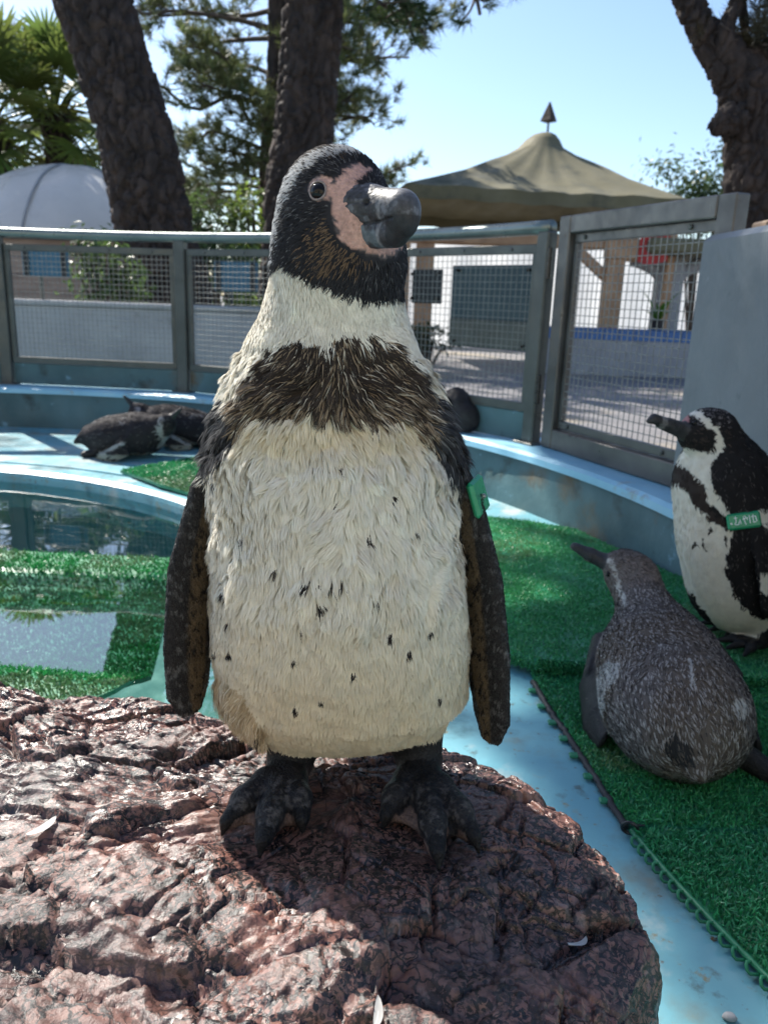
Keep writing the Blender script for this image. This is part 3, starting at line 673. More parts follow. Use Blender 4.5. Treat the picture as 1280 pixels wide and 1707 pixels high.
bush('leafy_bush', at(395, 500, Y=6.3), (.22, .25, .22), 500, .06, (.14, .20, .04), 'low yellow green bush below the blue sign by the pine trunk base', 42)
bush('leafy_bush', at(428, 372, Y=9.5), (.5, .5, .5), 900, .08, (.17, .24, .04), 'bright yellow green bush behind the top rail between two trunks', 43)
bush('leafy_bush', at(345, 385, Y=9.2), (.45, .4, .45), 900, .07, (.07, .11, .035), 'dark green bush behind the top rail by the leaning trunk', 44)
bush('leafy_bush', at(390, 440, Y=9.0), (.8, .4, .45), 1200, .08, (.06, .10, .03), 'wide dark bush filling the gap behind the mesh between two trunks', 46)
bush('round_tree', at(1185, 315, Y=14), (1.15, .9, .85), 2600, .10, (.07, .11, .04), 'leafy round tree behind the gnarled forked pine', 45, 'tree')
bush('hedge_plant', at(715, 562, Y=9.8), (.5, .3, .22), 600, .07, (.05, .07, .03), 'low dark hedge below the small black board', 47)
pp = thing('potted_plant', (3.62, 10.95, .486), 'green spiky plant in a dark pot on the blue tiled rim', 'plant')
obj('pot', *lathe([(.07, 0), (.10, .13), (.11, .13)], 16, (3.62, 10.95, .484)), M['blackboard'], pp)
for k in range(16):
    a = k * 2.4; l = .28 + .1 * math.sin(k * 5); e = np.array([math.cos(a), math.sin(a), 1.1 + .5 * math.sin(k)]); P = spline([(3.62, 10.95, .6), np.array([3.62, 10.95, .6]) + e * l * .5, np.array([3.62, 10.95, .58]) + e * l * .8 + np.array([math.cos(a), math.sin(a), -.1]) * .08], 6)
    s = nrm(np.cross(e, (0, 0, 1))); w = np.array([.016, .022, .02, .016, .01, .002])[:, None]; V = np.concatenate([P - s * w, P + s * w])
    obj('blade', V, [(i, i + 1, 7 + i, 6 + i) for i in range(5)], M['leaf'], pp, col=np.tile([.10, .22, .03], (12, 1)))
# fan palms
def fan_palm(base, top, nl, label, seed, size=1.):
    g = np.random.default_rng(seed); root = thing('fan_palm', base, label, 'palm', 'fan palms behind the greenhouse'); top = np.array(top)
    obj('trunk', *bark_trunk([base, (np.array(base) + top) / 2, top - np.array([0, 0, .5]), top], [.17, .16, .2, .22], 40, 80, .05, seed, 10), M['bark'], root, True)
    hub = MB(); 
    for k in range(60):
        a = g.uniform(0, 6.28); z = g.uniform(-.65, .05); e = top + np.array([math.cos(a) * .33, math.sin(a) * .33, z + .18]); hub.tube([top + np.array([math.cos(a) * .12, math.sin(a) * .12, z]), e], [.03, .012], 4, False)
    hub.build('leaf_bases', M['twig'], root)
    for k in range(nl):
        a = k * 2.39996 + g.uniform(-.2, .2); el = math.radians(85 - 130 * (k / nl)); d = np.array([math.cos(a) * math.cos(el), math.sin(a) * math.cos(el), math.sin(el)])
        L = size * g.uniform(.75, 1.0); hubp = top + d * L + np.array([0, 0, -.12 * L * math.cos(el)]); P = spline([top, top + d * L * .5 + np.array([0, 0, .03]), hubp], 6)
        mb = MB(); mb.tube(P, np.linspace(.022, .012, 6), 5, False)
        ax = nrm(hubp - P[3]); sd = nrm(np.cross(ax, (0, 0, 1)) + 1e-4); up = np.cross(sd, ax); V = []; F = []
        nf = 30
        for q in range(nf):
            th = math.radians(-125 + 250 * q / (nf - 1)); dr = nrm(ax * math.cos(th) + sd * math.sin(th) + up * .12 * (q % 2)); l = size * (.62 - .16 * abs(th) / 2.2) * g.uniform(.9, 1.08)
            s_ = nrm(np.cross(dr, up)) * .024 * size; i0 = len(V); dn = np.array([0, 0, -1.])
            for t, w in ((.05, .5), (.5, 1.), (.8, .6), (1., .06)):
                p = hubp + dr * l * t + dn * l * .34 * max(t - .35, 0) ** 1.4; V += [p - s_ * w, p + s_ * w + up * .01]
            for i in range(3): F.append((i0 + 2 * i, i0 + 2 * i + 1, i0 + 2 * i + 3, i0 + 2 * i + 2))
        cl = np.array([.14, .19, .045]) * g.uniform(.6, 1.5) * np.array([g.uniform(.8, 1.3), 1, 1])
        v0, f0 = mb.get(); VV = np.concatenate([v0, V]); obj('frond', VV, list(f0) + [tuple(i + len(v0) for i in f) for f in F], M['leaf'], root, col=np.tile(cl, (len(VV), 1)))
b = at(85, 262, Y=12.6); t_ = at(92, 195, Y=12.6)
fan_palm((b[0] - .1, 12.6, GZ), t_, 36, 'fan palm with a shaggy brown crown base next to the leaning trunk', 61)
t_ = at(-15, 215, Y=11.9); fan_palm((t_[0] - .2, 11.9, GZ), t_, 38, 'wide fan palm at the outer side of the dome greenhouse', 62, 1.1)
# ================================================================== implicit-surface toolkit for the animals
def ell(c, r, R=None):
    c = np.array(c, np.float32); r = np.array(r, np.float32); Rm = None if R is None else np.array(R, np.float32)
    def f(P):
        q = P - c
        if Rm is not None: q = q @ Rm
        a = np.sqrt(((q / r) ** 2).sum(-1)) + 1e-9; b = np.sqrt(((q / (r * r)) ** 2).sum(-1)) + 1e-9
        return a * (a - 1) / b
    m = r.max(); return f, c - m, c + m
def cone(a, b, ra, rb, sq=None):
    a = np.array(a, np.float32); b = np.array(b, np.float32); ab = b - a; L2 = float(ab @ ab) + 1e-12
    def f(P):
        q = P - a; h = np.clip((q @ ab) / L2, 0, 1); d = q - h[..., None] * ab
        return np.sqrt((d * d).sum(-1)) - (ra + (rb - ra) * h)
    m = max(ra, rb); return f, np.minimum(a, b) - m, np.maximum(a, b) + m
def blade(P_, w, t, ax):
    """flat tapering limb along a polyline: half width w along ax, half thickness t"""
    P_ = np.array(P_, np.float32); ax = np.array(ax, np.float32)
    def f(P):
        best = None
        for i in range(len(P_) - 1):
            a, b = P_[i], P_[i + 1]; ab = b - a; q = P - a; h = np.clip((q @ ab) / float(ab @ ab), 0, 1); d = q - h[..., None] * ab
            A = ax - ab * float(ax @ ab) / float(ab @ ab); A = A / np.linalg.norm(A)
            u = d @ A; v2 = np.maximum((d * d).sum(-1) - u * u, 0); ww = w[i] + (w[i + 1] - w[i]) * h; tt = t[i] + (t[i + 1] - t[i]) * h
            e = (np.sqrt((u / ww) ** 2 + v2 / (tt * tt)) - 1) * tt
            best = e if best is None else np.minimum(best, e)
        return best
    m = max(w); return f, P_.min(0) - m, P_.max(0) + m
def stack(rows, cy, hv=(1, 0), xasym=True):
    """body of horizontal slices: z, x left, x right, front half depth, back half depth (axis hv = width direction)"""
    T = np.array(rows, np.float32); z = T[:, 0]
    def f(P):
        zz = np.clip(P[..., 2], z[0], z[-1]); x0 = np.interp(zz, z, T[:, 1]); x1 = np.interp(zz, z, T[:, 2]); yf = np.interp(zz, z, T[:, 3]); yb = np.interp(zz, z, T[:, 4])
        cx = (x0 + x1) / 2; a = np.maximum((x1 - x0) / 2, .004); dy = P[..., 1] - cy; b = np.where(dy < 0, yf, yb)
        e = (np.sqrt(((P[..., 0] - cx) / a) ** 2 + (dy / b) ** 2) - 1) * np.minimum(a, b)
        oz = np.abs(P[..., 2] - zz); return np.where(oz > 0, np.sqrt(np.maximum(e, 0) ** 2 + oz ** 2), e).astype(np.float32)
    lo = np.array([T[:, 1].min(), cy - T[:, 3].max(), z[0]]); hi = np.array([T[:, 2].max(), cy + T[:, 4].max(), z[-1]]); return f, lo - .01, hi + .01
class SDF:
    def __init__(s): s.p = []
    def add(s, prim, k=.01, g='body'): s.p.append((*prim, k, g)); return s
    def mesh(s, h, mar=.012):
        lo = np.min([p[1] for p in s.p], 0) - mar; hi = np.max([p[2] for p in s.p], 0) + mar; n = np.ceil((hi - lo) / h).astype(int) + 1
        f = np.full(n, .05, np.float32); ax = [(lo[i] + h * np.arange(n[i])).astype(np.float32) for i in range(3)]
        for fn, l, u, k, g in s.p:
            i0 = np.maximum(((l - k - mar - lo) / h).astype(int), 0); i1 = np.minimum(((u + k + mar - lo) / h).astype(int) + 2, n)
            sl = tuple(slice(a, b) for a, b in zip(i0, i1)); P = np.stack(np.meshgrid(*[ax[i][sl[i]] for i in range(3)], indexing='ij'), -1)
            d = fn(P).astype(np.float32); e = f[sl]; q = np.maximum(k - np.abs(e - d), 0) / k; f[sl] = np.minimum(e, d) - q * q * k * .25
        s.lo, s.h, s.f = lo, h, f
        return nets(f, lo, h)
    def gd(s, P, g):
        P = np.asarray(P, np.float32); return np.min([p[0](P) for p in s.p if p[4] == g], 0)
def nets(f, lo, h):
    sg = f < 0; n = np.array(f.shape) - 1; cnt = np.zeros(n, np.int8)
    for i in (0, 1):
        for j in (0, 1):
            for k in (0, 1): cnt += sg[i:n[0] + i, j:n[1] + j, k:n[2] + k]
    act = (cnt > 0) & (cnt < 8); I = np.argwhere(act); idx = np.full(n, -1, np.int64); idx[act] = np.arange(len(I))
    acc = np.zeros((len(I), 3)); w = np.zeros(len(I)); cor = [(i, j, k) for i in (0, 1) for j in (0, 1) for k in (0, 1)]
    val = {c: f[I[:, 0] + c[0], I[:, 1] + c[1], I[:, 2] + c[2]] for c in cor}
    for c in cor:
        for a in range(3):
            if c[a] == 0:
                e = list(c); e[a] = 1; e = tuple(e); v0, v1 = val[c], val[e]; m = (v0 < 0) != (v1 < 0); t = np.where(m, v0 / np.where(m, v0 - v1, 1), 0)
                p = np.tile(np.array(c, float), (len(I), 1)); p[:, a] = t; acc += p * m[:, None]; w += m
    V = lo + h * (I + acc / np.maximum(w, 1)[:, None]); Q = []
    for a in range(3):
        b, c = (a + 1) % 3, (a + 2) % 3; s0 = [slice(None)] * 3; s1 = [slice(None)] * 3; s0[a] = slice(0, -1); s1[a] = slice(1, None)
        A = sg[tuple(s0)]; B = sg[tuple(s1)]; E = np.argwhere(A != B); ok = (E[:, b] > 0) & (E[:, c] > 0) & (E[:, b] < n[b]) & (E[:, c] < n[c]); E = E[ok]
        ins = A[E[:, 0], E[:, 1], E[:, 2]]
        def cell(db, dc): q = E.copy(); q[:, b] += db; q[:, c] += dc; return idx[q[:, 0], q[:, 1], q[:, 2]]
        q = np.stack([cell(-1, -1), cell(0, -1), cell(0, 0), cell(-1, 0)], 1); q[~ins] = q[~ins][:, ::-1]; Q.append(q)
    return V, np.concatenate(Q)
def vnormals(V, Q):
    n = np.cross(V[Q[:, 2]] - V[Q[:, 0]], V[Q[:, 3]] - V[Q[:, 1]]); N = np.zeros_like(V)
    for i in range(4): np.add.at(N, Q[:, i], n)
    return nrm(N)
def inpoly(x, y, poly):
    p = np.asarray(poly, float); r = np.zeros(len(x), bool); j = len(p) - 1
    for i in range(len(p)):
        c = ((p[i, 1] > y) != (p[j, 1] > y)); r ^= c & (x < (p[j, 0] - p[i, 0]) * (y - p[i, 1]) / (p[j, 1] - p[i, 1] + 1e-12) + p[i, 0]); j = i
    return r
def dline(x, y, L):
    L = np.asarray(L, float); d = np.full(len(x), 1e9)
    for a, b in zip(L[:-1], L[1:]):
        ab = b - a; h = np.clip(((x - a[0]) * ab[0] + (y - a[1]) * ab[1]) / (ab @ ab), 0, 1); d = np.minimum(d, np.hypot(x - a[0] - h * ab[0], y - a[1] - h * ab[1]))
    return d
def sample(V, Q, n, g, keep=None):
    T = np.concatenate([Q[:, [0, 1, 2]], Q[:, [0, 2, 3]]]); e = np.cross(V[T[:, 1]] - V[T[:, 0]], V[T[:, 2]] - V[T[:, 0]]); A = np.linalg.norm(e, axis=1) / 2
    if keep is not None: A = A * keep[T].min(1)
    i = g.choice(len(T), n, p=A / A.sum()); u = g.random((n, 2)); s = u.sum(1) > 1; u[s] = 1 - u[s]; w = np.stack([1 - u.sum(1), u[:, 0], u[:, 1]], 1)
    return T[i], w
def feathers(V, Q, N, n, fn, g, clumps=2500, cl=.5, keep=None, vcol=None, soft=.4, cvar=.08):
    """small curved barbs grouped into locks; fn gives flow, length, width, lift and colour per barb"""
    T, w = sample(V, Q, n, g, keep); P = (V[T] * w[..., None]).sum(1); Nn = nrm((N[T] * w[..., None]).sum(1))
    a = fn(P, Nn, g)
    if vcol is not None: a['col'] = (vcol[T] * w[..., None]).sum(1) * g.uniform(.7, 1.3, (n, 1))
    flow = a['flow']; flow = nrm(flow - Nn * (flow * Nn).sum(1, keepdims=True) + 1e-6)
    side = np.cross(Nn, flow); flow = nrm(flow + side * g.normal(0, a.get('ang', .16), n)[:, None]); side = nrm(np.cross(Nn, flow))
    L = a['len'] * g.uniform(.7, 1.25, n); W_ = a['wid'] * g.uniform(.7, 1.3, n); lift = a['lift'] * g.uniform(.5, 1.5, n)
    tip = P + flow * (L * np.cos(lift))[:, None] + Nn * (L * np.sin(lift))[:, None]
    if clumps:
        ci = g.choice(n, clumps, replace=False); kd = KDTree(clumps)
        for k, c in enumerate(ci): kd.insert(P[c], k)
        kd.balance(); own = np.array([kd.find(p)[1] for p in P]); ct = P[ci][own] + flow[ci][own] * L[ci][own][:, None] * 1.0 + Nn[ci][own] * (L * np.sin(lift))[:, None]
        tip = tip + (ct - tip) * cl * a.get('cl', 1.) if np.isscalar(a.get('cl', 1.)) else tip + (ct - tip) * (cl * a['cl'])[:, None]
        a['col'] = a['col'] * g.uniform(1 - cvar, 1 + cvar * .6, clumps)[own][:, None]
    mid = P + (tip - P) * .5 + Nn * (L * .10)[:, None] + side * (g.normal(0, .05, n) * L)[:, None]; P = P - Nn * (.0012)
    tw = nrm(side + Nn * g.normal(0, .25, n)[:, None]); fl_ = (np.cross(tw, tip - P) * Nn).sum(1) < 0; tw[fl_] *= -1; VV = np.empty((n, 5, 3)); hw = (W_ / 2)[:, None]
    VV[:, 0] = P - tw * hw; VV[:, 1] = P + tw * hw; VV[:, 2] = mid + tw * hw * .9; VV[:, 3] = mid - tw * hw * .9; VV[:, 4] = tip
    i = np.arange(n)[:, None] * 5; F = [i + np.array([[0, 1, 2, 3]]), i + np.array([[3, 2, 4]])]
    bn = nrm(np.cross(tw, nrm(tip - P))); bn = bn * np.sign((bn * Nn).sum(1, keepdims=True)); nn = nrm(Nn * .9 + bn * soft)
    return VV.reshape(-1, 3), F, np.repeat(np.clip(a['col'], .004, .9), 5, 0), np.repeat(nn, 5, 0)
def jit(P, amp, sc, seed): return (np.stack([fbm(P, sc, 3, seed), fbm(P, sc, 3, seed + 50)], 1) - .5) * amp * 2

WHITE = np.array([.86, .815, .71]); BLACK = np.array([.028, .028, .032])

# ================================================================== the tall penguin on the boulder
HB = np.array([-.04, .76, .24])
hs = SDF()
rows = [(.262, -.080, .000, .02, .05), (.275, -.125, .030, .045, .08), (.303, -.157, .074, .07, .10), (.342, -.173, .101, .094, .12), (.40, -.181, .099, .112, .125), (.47, -.178, .088, .12, .12),
        (.54, -.175, .078, .112, .115), (.595, -.179, .077, .104, .11), (.64, -.175, .067, .094, .10), (.685, -.158, .049, .083, .085), (.73, -.137, .030, .074, .07), (.77, -.121, .014, .07, .055), (.80, -.108, .006, .066, .045), (.825, -.09, -.01, .05, .03)]
rows = [(z + .014 * (1 - float(sstep(.26, .36, z))), a + i_, b - i_, f_ - i_ * .8, k_ - i_ * .5) for z, a, b, f_, k_ in rows for i_ in [.007 + .007 * float(sstep(.60, .66, z)) - .003 * float(sstep(.74, .78, z))]]
hs.add(stack(rows, .76), .03)
HV = nrm(np.array([.643, -.766, -.05])); HL = np.array([-.766, -.643, 0.]); RH = np.stack([HV, HL, np.cross(HV, HL)], 1)
hc = np.array([-.053, .733, .823])
hs.add(ell(hc, (.0505, .047, .053), RH), .03); hs.add(ell((-.046, .730, .785), (.053, .043, .045)), .03); hs.add(ell(hc + HV * .016 - np.array([0, 0, .022]), (.030, .031, .030), RH), .02)
# bill: its own finer surface, joined into the body mesh below
bb = hc + HV * .038 + np.array([0, 0, .000]); UZ = np.array([0, 0, 1.]); bs = SDF()
bs.add(ell(bb + UZ * .004, (.030, .0205, .0190), RH), .012, 'bill')
bs.add(ell(bb - HV * .006 + HL * .004 + UZ * .002, (.028, .0245, .0200), RH), .008, 'bill'); bs.add(ell(bb - HV * .008 - UZ * .010, (.024, .0185, .0145), RH), .003, 'bill')
bs.add(cone(bb + HV * .012 + UZ * .0035, bb + HV * .053 + UZ * .003, .0168, .0142), .008, 'bill')
bs.add(ell(bb + HV * .055 - UZ * .0045, (.0145, .0125, .0170), RH), .007, 'bill')
bs.add(ell(bb - UZ * .010 + HV * .006, (.028, .0165, .0165), RH), .003, 'bill')
bs.add(cone(bb + HV * .010 - UZ * .0160, bb + HV * .047 - UZ * .0165, .0136, .0112), .003, 'bill')
hs.add(ell(bb - HV * .004 - UZ * .002, (.028, .022, .026), RH), .012, 'billcore')
# shoulders and flippers
flL = [(-.138, .785, .63), (-.173, .768, .56), (-.193, .757, .48), (-.199, .751, .40), (-.2005, .747, .345), (-.1985, .744, .325)]
flR = [(.036, .79, .63), (.078, .770, .56), (.101, .762, .48), (.114, .756, .40), (.1225, .750, .325), (.1235, .747, .302)]
hs.add(blade(flL, [.030, .031, .034, .034, .029, .017], [.016, .0125, .0125, .0115, .0095, .007], nrm((.50, .86, 0))), .012, 'flipper')
hs.add(blade(flR, [.030, .031, .034, .034, .029, .016], [.016, .0125, .0125, .0115, .0095, .007], nrm((-.50, .86, 0))), .012, 'flipper')
# legs and feet
FZ = .2435
def foot(heel, tips, leg):
    heel = np.array(heel); hs.add(cone(leg, heel + np.array([0, .0, .022]), .036, .025), .02, 'foot')
    hs.add(cone(heel + np.array([0, .004, .020]), heel + np.array([0, -.02, .014]), .021, .017), .012, 'foot'); kn = []
    for t in tips:
        t = np.array(t); d = t - heel; k1 = heel + d * .42; k2 = heel + d * .74; k1[2] = FZ + .019; k2[2] = FZ + .0165; e = heel + d * .93; e[2] = FZ + .008; kn.append((k1, k2, e, d))
        hs.add(cone(heel + np.array([0, -.012, .016]), k1, .0155, .0128), .009, 'foot'); hs.add(cone(k1, k2, .0128, .0135), .007, 'foot'); hs.add(cone(k2, e, .0135, .0095), .006, 'foot')
        c1 = heel + d * 1.0; c1[2] = FZ + .006; c2 = heel + d * 1.07; c2[2] = FZ - .002; hs.add(cone(e + np.array([0, 0, .004]), c1 + np.array([0, 0, .004]), .0075, .0062), .003, 'claw'); hs.add(cone(c1 + np.array([0, 0, .004]), c2, .0062, .0018), .003, 'claw')
    for i in range(len(kn) - 1):                       # webs
        for u in np.linspace(.12, .88, 6):
            A = lerp(kn[i][0], kn[i + 1][0], u); B = lerp(kn[i][2], kn[i + 1][2], u); sag = 4 * u * (1 - u); B = B + (heel - B) * .16 * sag; A[2] = FZ + .010; B[2] = FZ + .0035
            hs.add(cone(heel + (A - heel) * .5, A, .0085, .0070), .007, 'foot'); hs.add(cone(A, B, .0070, .0042), .006, 'foot')
foot((-.092, .748, FZ), [(-.143, .655, FZ), (-.104, .628, FZ), (-.070, .662, FZ)], (-.088, .765, .305))
foot((.048, .757, FZ), [(.013, .672, FZ), (.062, .620, FZ), (.099, .645, FZ)], (.040, .77, .305))
hs.add(cone((-.04, .86, .33), (-.03, .905, .262), .035, .012), .03, 'tail')
V, Q = hs.mesh(.0025)
N = vnormals(V, Q)
bm_ = sstep(.76, .64, V[:, 2]) * sstep(.28, .31, V[:, 2]) * (hs.gd(V, 'body') < .004) * lerp(.45, 1., sstep(.42, .50, V[:, 2])); vb_ = V * np.array([1, 1, .75])
V = V + N * (((fbm(vb_, 46, 3, 3) - .5) * .016 + (ridged(vb_, 30, 2, 8) - .6) * .006) * bm_)[:, None]; N = vnormals(V, Q)

BAND = [(398, 662), (402, 640), (425, 622), (440, 600), (455, 585), (480, 575), (520, 570), (560, 560), (580, 552), (600, 562), (620, 552), (650, 570), (680, 600), (700, 632), (715, 658), (730, 640), (745, 655), (765, 700), (778, 760), (778, 815), (755, 800),
        (735, 775), (715, 745), (690, 718), (665, 694), (640, 690), (620, 702), (590, 690), (560, 695), (520, 687), (480, 682), (440, 692), (415, 705), (400, 722), (385, 747), (368, 768), (352, 795), (338, 775), (334, 730), (342, 690), (365, 664), (385, 672)]
HEADP = [(425, 505), (428, 470), (436, 440), (446, 456), (470, 438), (490, 443), (520, 463), (560, 479), (600, 491), (640, 494), (672, 492), (720, 480), (760, 300), (660, 180), (480, 180), (390, 300), (390, 505)]
PINK = [(592, 271), (580, 277), (570, 287), (565, 297), (555, 300), (543, 291), (530, 291), (519, 299), (514, 316), (519, 333), (531, 339), (548, 331), (552, 345), (553, 362), (560, 385), (566, 402), (585, 413), (610, 425), (640, 432), (658, 427), (672, 412), (672, 398), (630, 400), (640, 340), (600, 312), (606, 297), (622, 283), (606, 275)]
RSTRIP = [(738, 628), (752, 648), (772, 700), (795, 770), (778, 800), (772, 760), (758, 700), (738, 655)]
OCHRE = [(350, 1120), (375, 1128), (410, 1165), (445, 1225), (440, 1262), (385, 1225), (352, 1165)]
SPOTS = [(280 + a / 2.133, 760 + b / 2.133) for a, b in ((610, 20), (795, 125), (265, 275), (390, 392), (707, 272), (868, 256), (210, 488), (497, 447), (535, 436), (578, 453), (620, 443), (538, 515), (740, 510), (475, 610), (793, 628), (930, 622), (220, 590), (852, 690), (447, 724), (660, 772), (545, 866), (455, 895), (962, 860), (170, 695), (222, 697), (610, 145), (330, 985))]
STRIPE = [(625, 254), (575, 252), (537, 261), (508, 276), (487, 300), (470, 330), (459, 365), (451, 405), (444, 440)]
def hero_zone(P, Nn):
    px, py = proj(P); back = Nn[:, 1] > .30
    j = jit(P, 15, 110, 5); jx, jy = px + j[:, 0], py + j[:, 1] * 1.4
    return px, py, jx, jy, back
def hero_col(P, Nn, g=None):
    px, py, jx, jy, back = hero_zone(P, Nn); n = len(P); c = np.tile(WHITE, (n, 1)); r = g.random(n) if g is not None else np.full(n, .5); nz_ = fbm(P, 60, 3, 8)
    c = c * lerp(1., np.array([.93, .86, .70]), sstep(900, 1240, py)[:, None] * .75)  # lower belly: cream tone, mostly its shading painted into the colour
    c = c * (1 + (nz_ - .5)[:, None] * .12)
    yel = sstep(60, 0, np.abs(py - 720)) * (px > 400) * (px < 700); c = c * lerp(1., np.array([.95, .84, .62]), (yel * .6)[:, None])
    b = inpoly(jx, jy, BAND); cb = np.array([.050, .039, .032]) * (.5 + 1.1 * nz_[:, None]); cb = np.where((r < .16 + .30 * sstep(630, 700, py))[:, None], np.array([.30, .225, .15]), cb); cb = np.where((r > .95 - .12 * sstep(650, 700, py))[:, None], np.array([.60, .54, .43]), cb); c = np.where(b[:, None], cb, c)
    side = b & ((px < 398) | (px > 715)); c = np.where(side[:, None], np.where((r < .2)[:, None], np.array([.17, .17, .17]), np.array([.05, .05, .053])), c)
    c = np.where(inpoly(px, py, RSTRIP)[:, None], WHITE * .95, c)
    o = inpoly(jx, jy, OCHRE); c = np.where((o & (r < .8))[:, None], np.array([.58, .47, .31]) * (.75 + .6 * nz_[:, None]), c)
    for i, (sx, sy) in enumerate(SPOTS):
        s = 3.4 + 2.0 * ((i * 37) % 10) / 10; m = ((px - sx) / s) ** 2 + ((py - sy) / (s * 1.7)) ** 2 < .8; c = np.where(m[:, None], np.array([.035, .03, .03]), c)
    h = inpoly(px + j_small(P)[:, 0], py + j_small(P)[:, 1], HEADP); ch = BLACK * (.8 + .6 * nz_[:, None]); ch = np.where((r < .12)[:, None], np.array([.12, .12, .125]), ch)
    ck = sstep(60, 15, np.hypot((px - 560) * .8, py - 412)); ch = np.where((r < ck * .5)[:, None], np.array([.17, .115, .075]), ch)
    st = sstep(13, 6, dline(px + j_small(P)[:, 0], py, STRIPE)); ch = np.where((r < st * .8)[:, None], np.array([.42, .43, .44]), ch)
    cw = (py < 268) & (dline(px, py, STRIPE) > 9) & (px < 640); ch = np.where((cw & (r < .35))[:, None], np.array([.075, .058, .045]), ch)
    fh = (px > 625) & (py < 300); ch = np.where((fh & (r < .3))[:, None], np.array([.14, .14, .15]), ch)
    c = np.where(h[:, None], ch, c)
    c = np.where((back & ~h)[:, None], BLACK, c); return c
def j_small(P): return jit(P, 4, 260, 15)
def edges(py, T):
    T = np.array(T, float); return np.interp(py, T[:, 0], T[:, 1]), np.interp(py, T[:, 0], T[:, 2])
FLL = [(790, 335, 352), (850, 330, 350), (920, 305, 352), (1000, 295, 350), (1080, 292, 347), (1160, 300, 345), (1190, 318, 330)]
FLR = [(800, 768, 790), (860, 768, 800), (960, 772, 825), (1050, 778, 835), (1150, 790, 838), (1220, 803, 831), (1240, 812, 822)]
def hero_vcol(V, N):
    c = hero_col(V, N); px, py = proj(V); dB, dF, dC, dT = [hs.gd(V, g_) for g_ in ('body', 'flipper', 'claw', 'foot')]; dW = bs.gd(V, 'bill')
    nz_ = fbm(V, 220, 3, 2); n2 = fbm(V, 70, 3, 4); front = N[:, 1] < .35
    isF = (dF < .008) & (dF < dB + .001) & (V[:, 2] < .60)
    for T, s in ((FLL, 0), (FLR, 1)):
        m = isF & ((V[:, 0] > -.04) == bool(s)); a, b = edges(py, T); u = (px - a) / np.maximum(b - a, 4); u = u if s == 0 else 1 - u
        tan = sstep(.28, .45, u) * sstep(.98, .85, u) if s == 0 else sstep(.42, .55, u) * sstep(1.02, .92, u)
        tan = tan * front * sstep(800, 870, py); spot = nz_ < .40
        col = lerp(np.array([.035, .034, .035]), np.array([.155, .115, .072]), (tan * (.7 + .6 * n2))[:, None]); col = np.where((spot & (tan > .2))[:, None], np.array([.025, .022, .02]), col)
        fr = (nz_ > .66) & (tan < .3); col = np.where(fr[:, None], np.array([.13, .13, .13]), col); c = np.where(m[:, None], col, c)
    isW = np.arange(len(V)) >= NB0; along = ((V - bb) @ HV) / .066; ver = V[:, 2] - bb[2]
    wc = np.array([.05, .05, .055]) * (1 + 1.2 * (n2 - .5))[:, None] + np.array([.07, .075, .085]) * sstep(.52, .68, nz_)[:, None]
    band = sstep(.06, .0, np.abs(along - .60 - .25 * (ver + .01) / .02 * .2)) * (ver < .006); wc = lerp(wc, np.array([.24, .24, .25]), (band * .8)[:, None])
    wc = np.where(((along > .72) & (ver < -.006))[:, None], np.array([.022, .022, .025]), wc)
    wc = lerp(wc, np.array([.16, .165, .185]), (sstep(.62, .85, along) * sstep(-.006, .012, ver) * .55)[:, None])
    lowb = (ver < -.012) & (along < .55); wc = lerp(wc, np.array([.13, .16, .18]), (lowb * sstep(.45, .6, n2))[:, None])
    wc = lerp(wc, np.array([.010, .010, .012]), (BGR * .85)[:, None])
    c = np.where(isW[:, None], wc, c)
    pk = inpoly(px + j_small(V)[:, 0] * 1.1, py + j_small(V)[:, 1] * 1.1, PINK) & (V[:, 2] > .77) & ~isW & (N[:, 1] < .4)
    ring = np.hypot(px - 530, py - 318) < 15; pc_ = np.array([.56, .34, .28]) * (.55 + .55 * n2 + .35 * nz_)[:, None]; pc_ = np.where(ring[:, None], np.array([.23, .19, .19]), pc_)
    pc_ = lerp(pc_, np.array([.30, .225, .215]), (sstep(548, 525, px) * .8)[:, None])
    c = np.where((pk | (ring & (V[:, 2] > .8) & ~isW))[:, None], pc_, c); isP = (pk | (ring & (V[:, 2] > .8))) & ~isW; eg_ = isP & (dline(px, py, PINK[:22]) < 6) & (fbm(V, 320, 2, 44) > .50) & (np.hypot(px - 530, py - 318) > 19); c = np.where(eg_[:, None], np.array([.09, .075, .075]), c)
    isT = ((dT < .008) & (dT < dB) | (dC < .004)) & (V[:, 2] < .30)
    web = (fbm(V, 48, 3, 12) > .50) & (V[:, 2] < FZ + .0125) & (V[:, 1] < .715); fc = np.array([.016, .016, .018]) * (.7 + .8 * n2)[:, None]; fc = np.where(web[:, None], np.array([.15, .105, .09]) * (.6 + .8 * nz_[:, None]), fc)
    wk = (V[:, 1] < .70) & (V[:, 2] > FZ + .016) & (nz_ > .58); fc = np.where(wk[:, None], np.array([.07, .066, .066]), fc); fc = np.where((dC < .0012)[:, None], np.array([.012, .012, .013]), fc)
    c = np.where(isT[:, None], fc, c)
    reg = np.zeros(len(V), int); reg[isF] = 2; reg[isP] = 1; reg[isW] = 4; reg[isT] = 3
    return c, reg
NB0 = len(V); VB, QB = bs.mesh(.0009); NBn = vnormals(VB, QB); al = ((VB - bb) @ HV) / .068; vz = (VB - bb)[:, 2]; lt = (VB - bb) @ HL
gr = sstep(.0016, .0002, np.abs(vz + .0098 + .0016 * np.sin(al * 4 + .6))) * (al < .86) * (al > -.05); pl_ = sstep(.0012, .0002, np.abs(vz - .0035 - .010 * (al - .15))) * (al > 0) * (al < .45); p3_ = sstep(.014, .004, np.abs(al - .10 - (vz + .004) * 6)) * (vz > -.009) * (vz < .010)
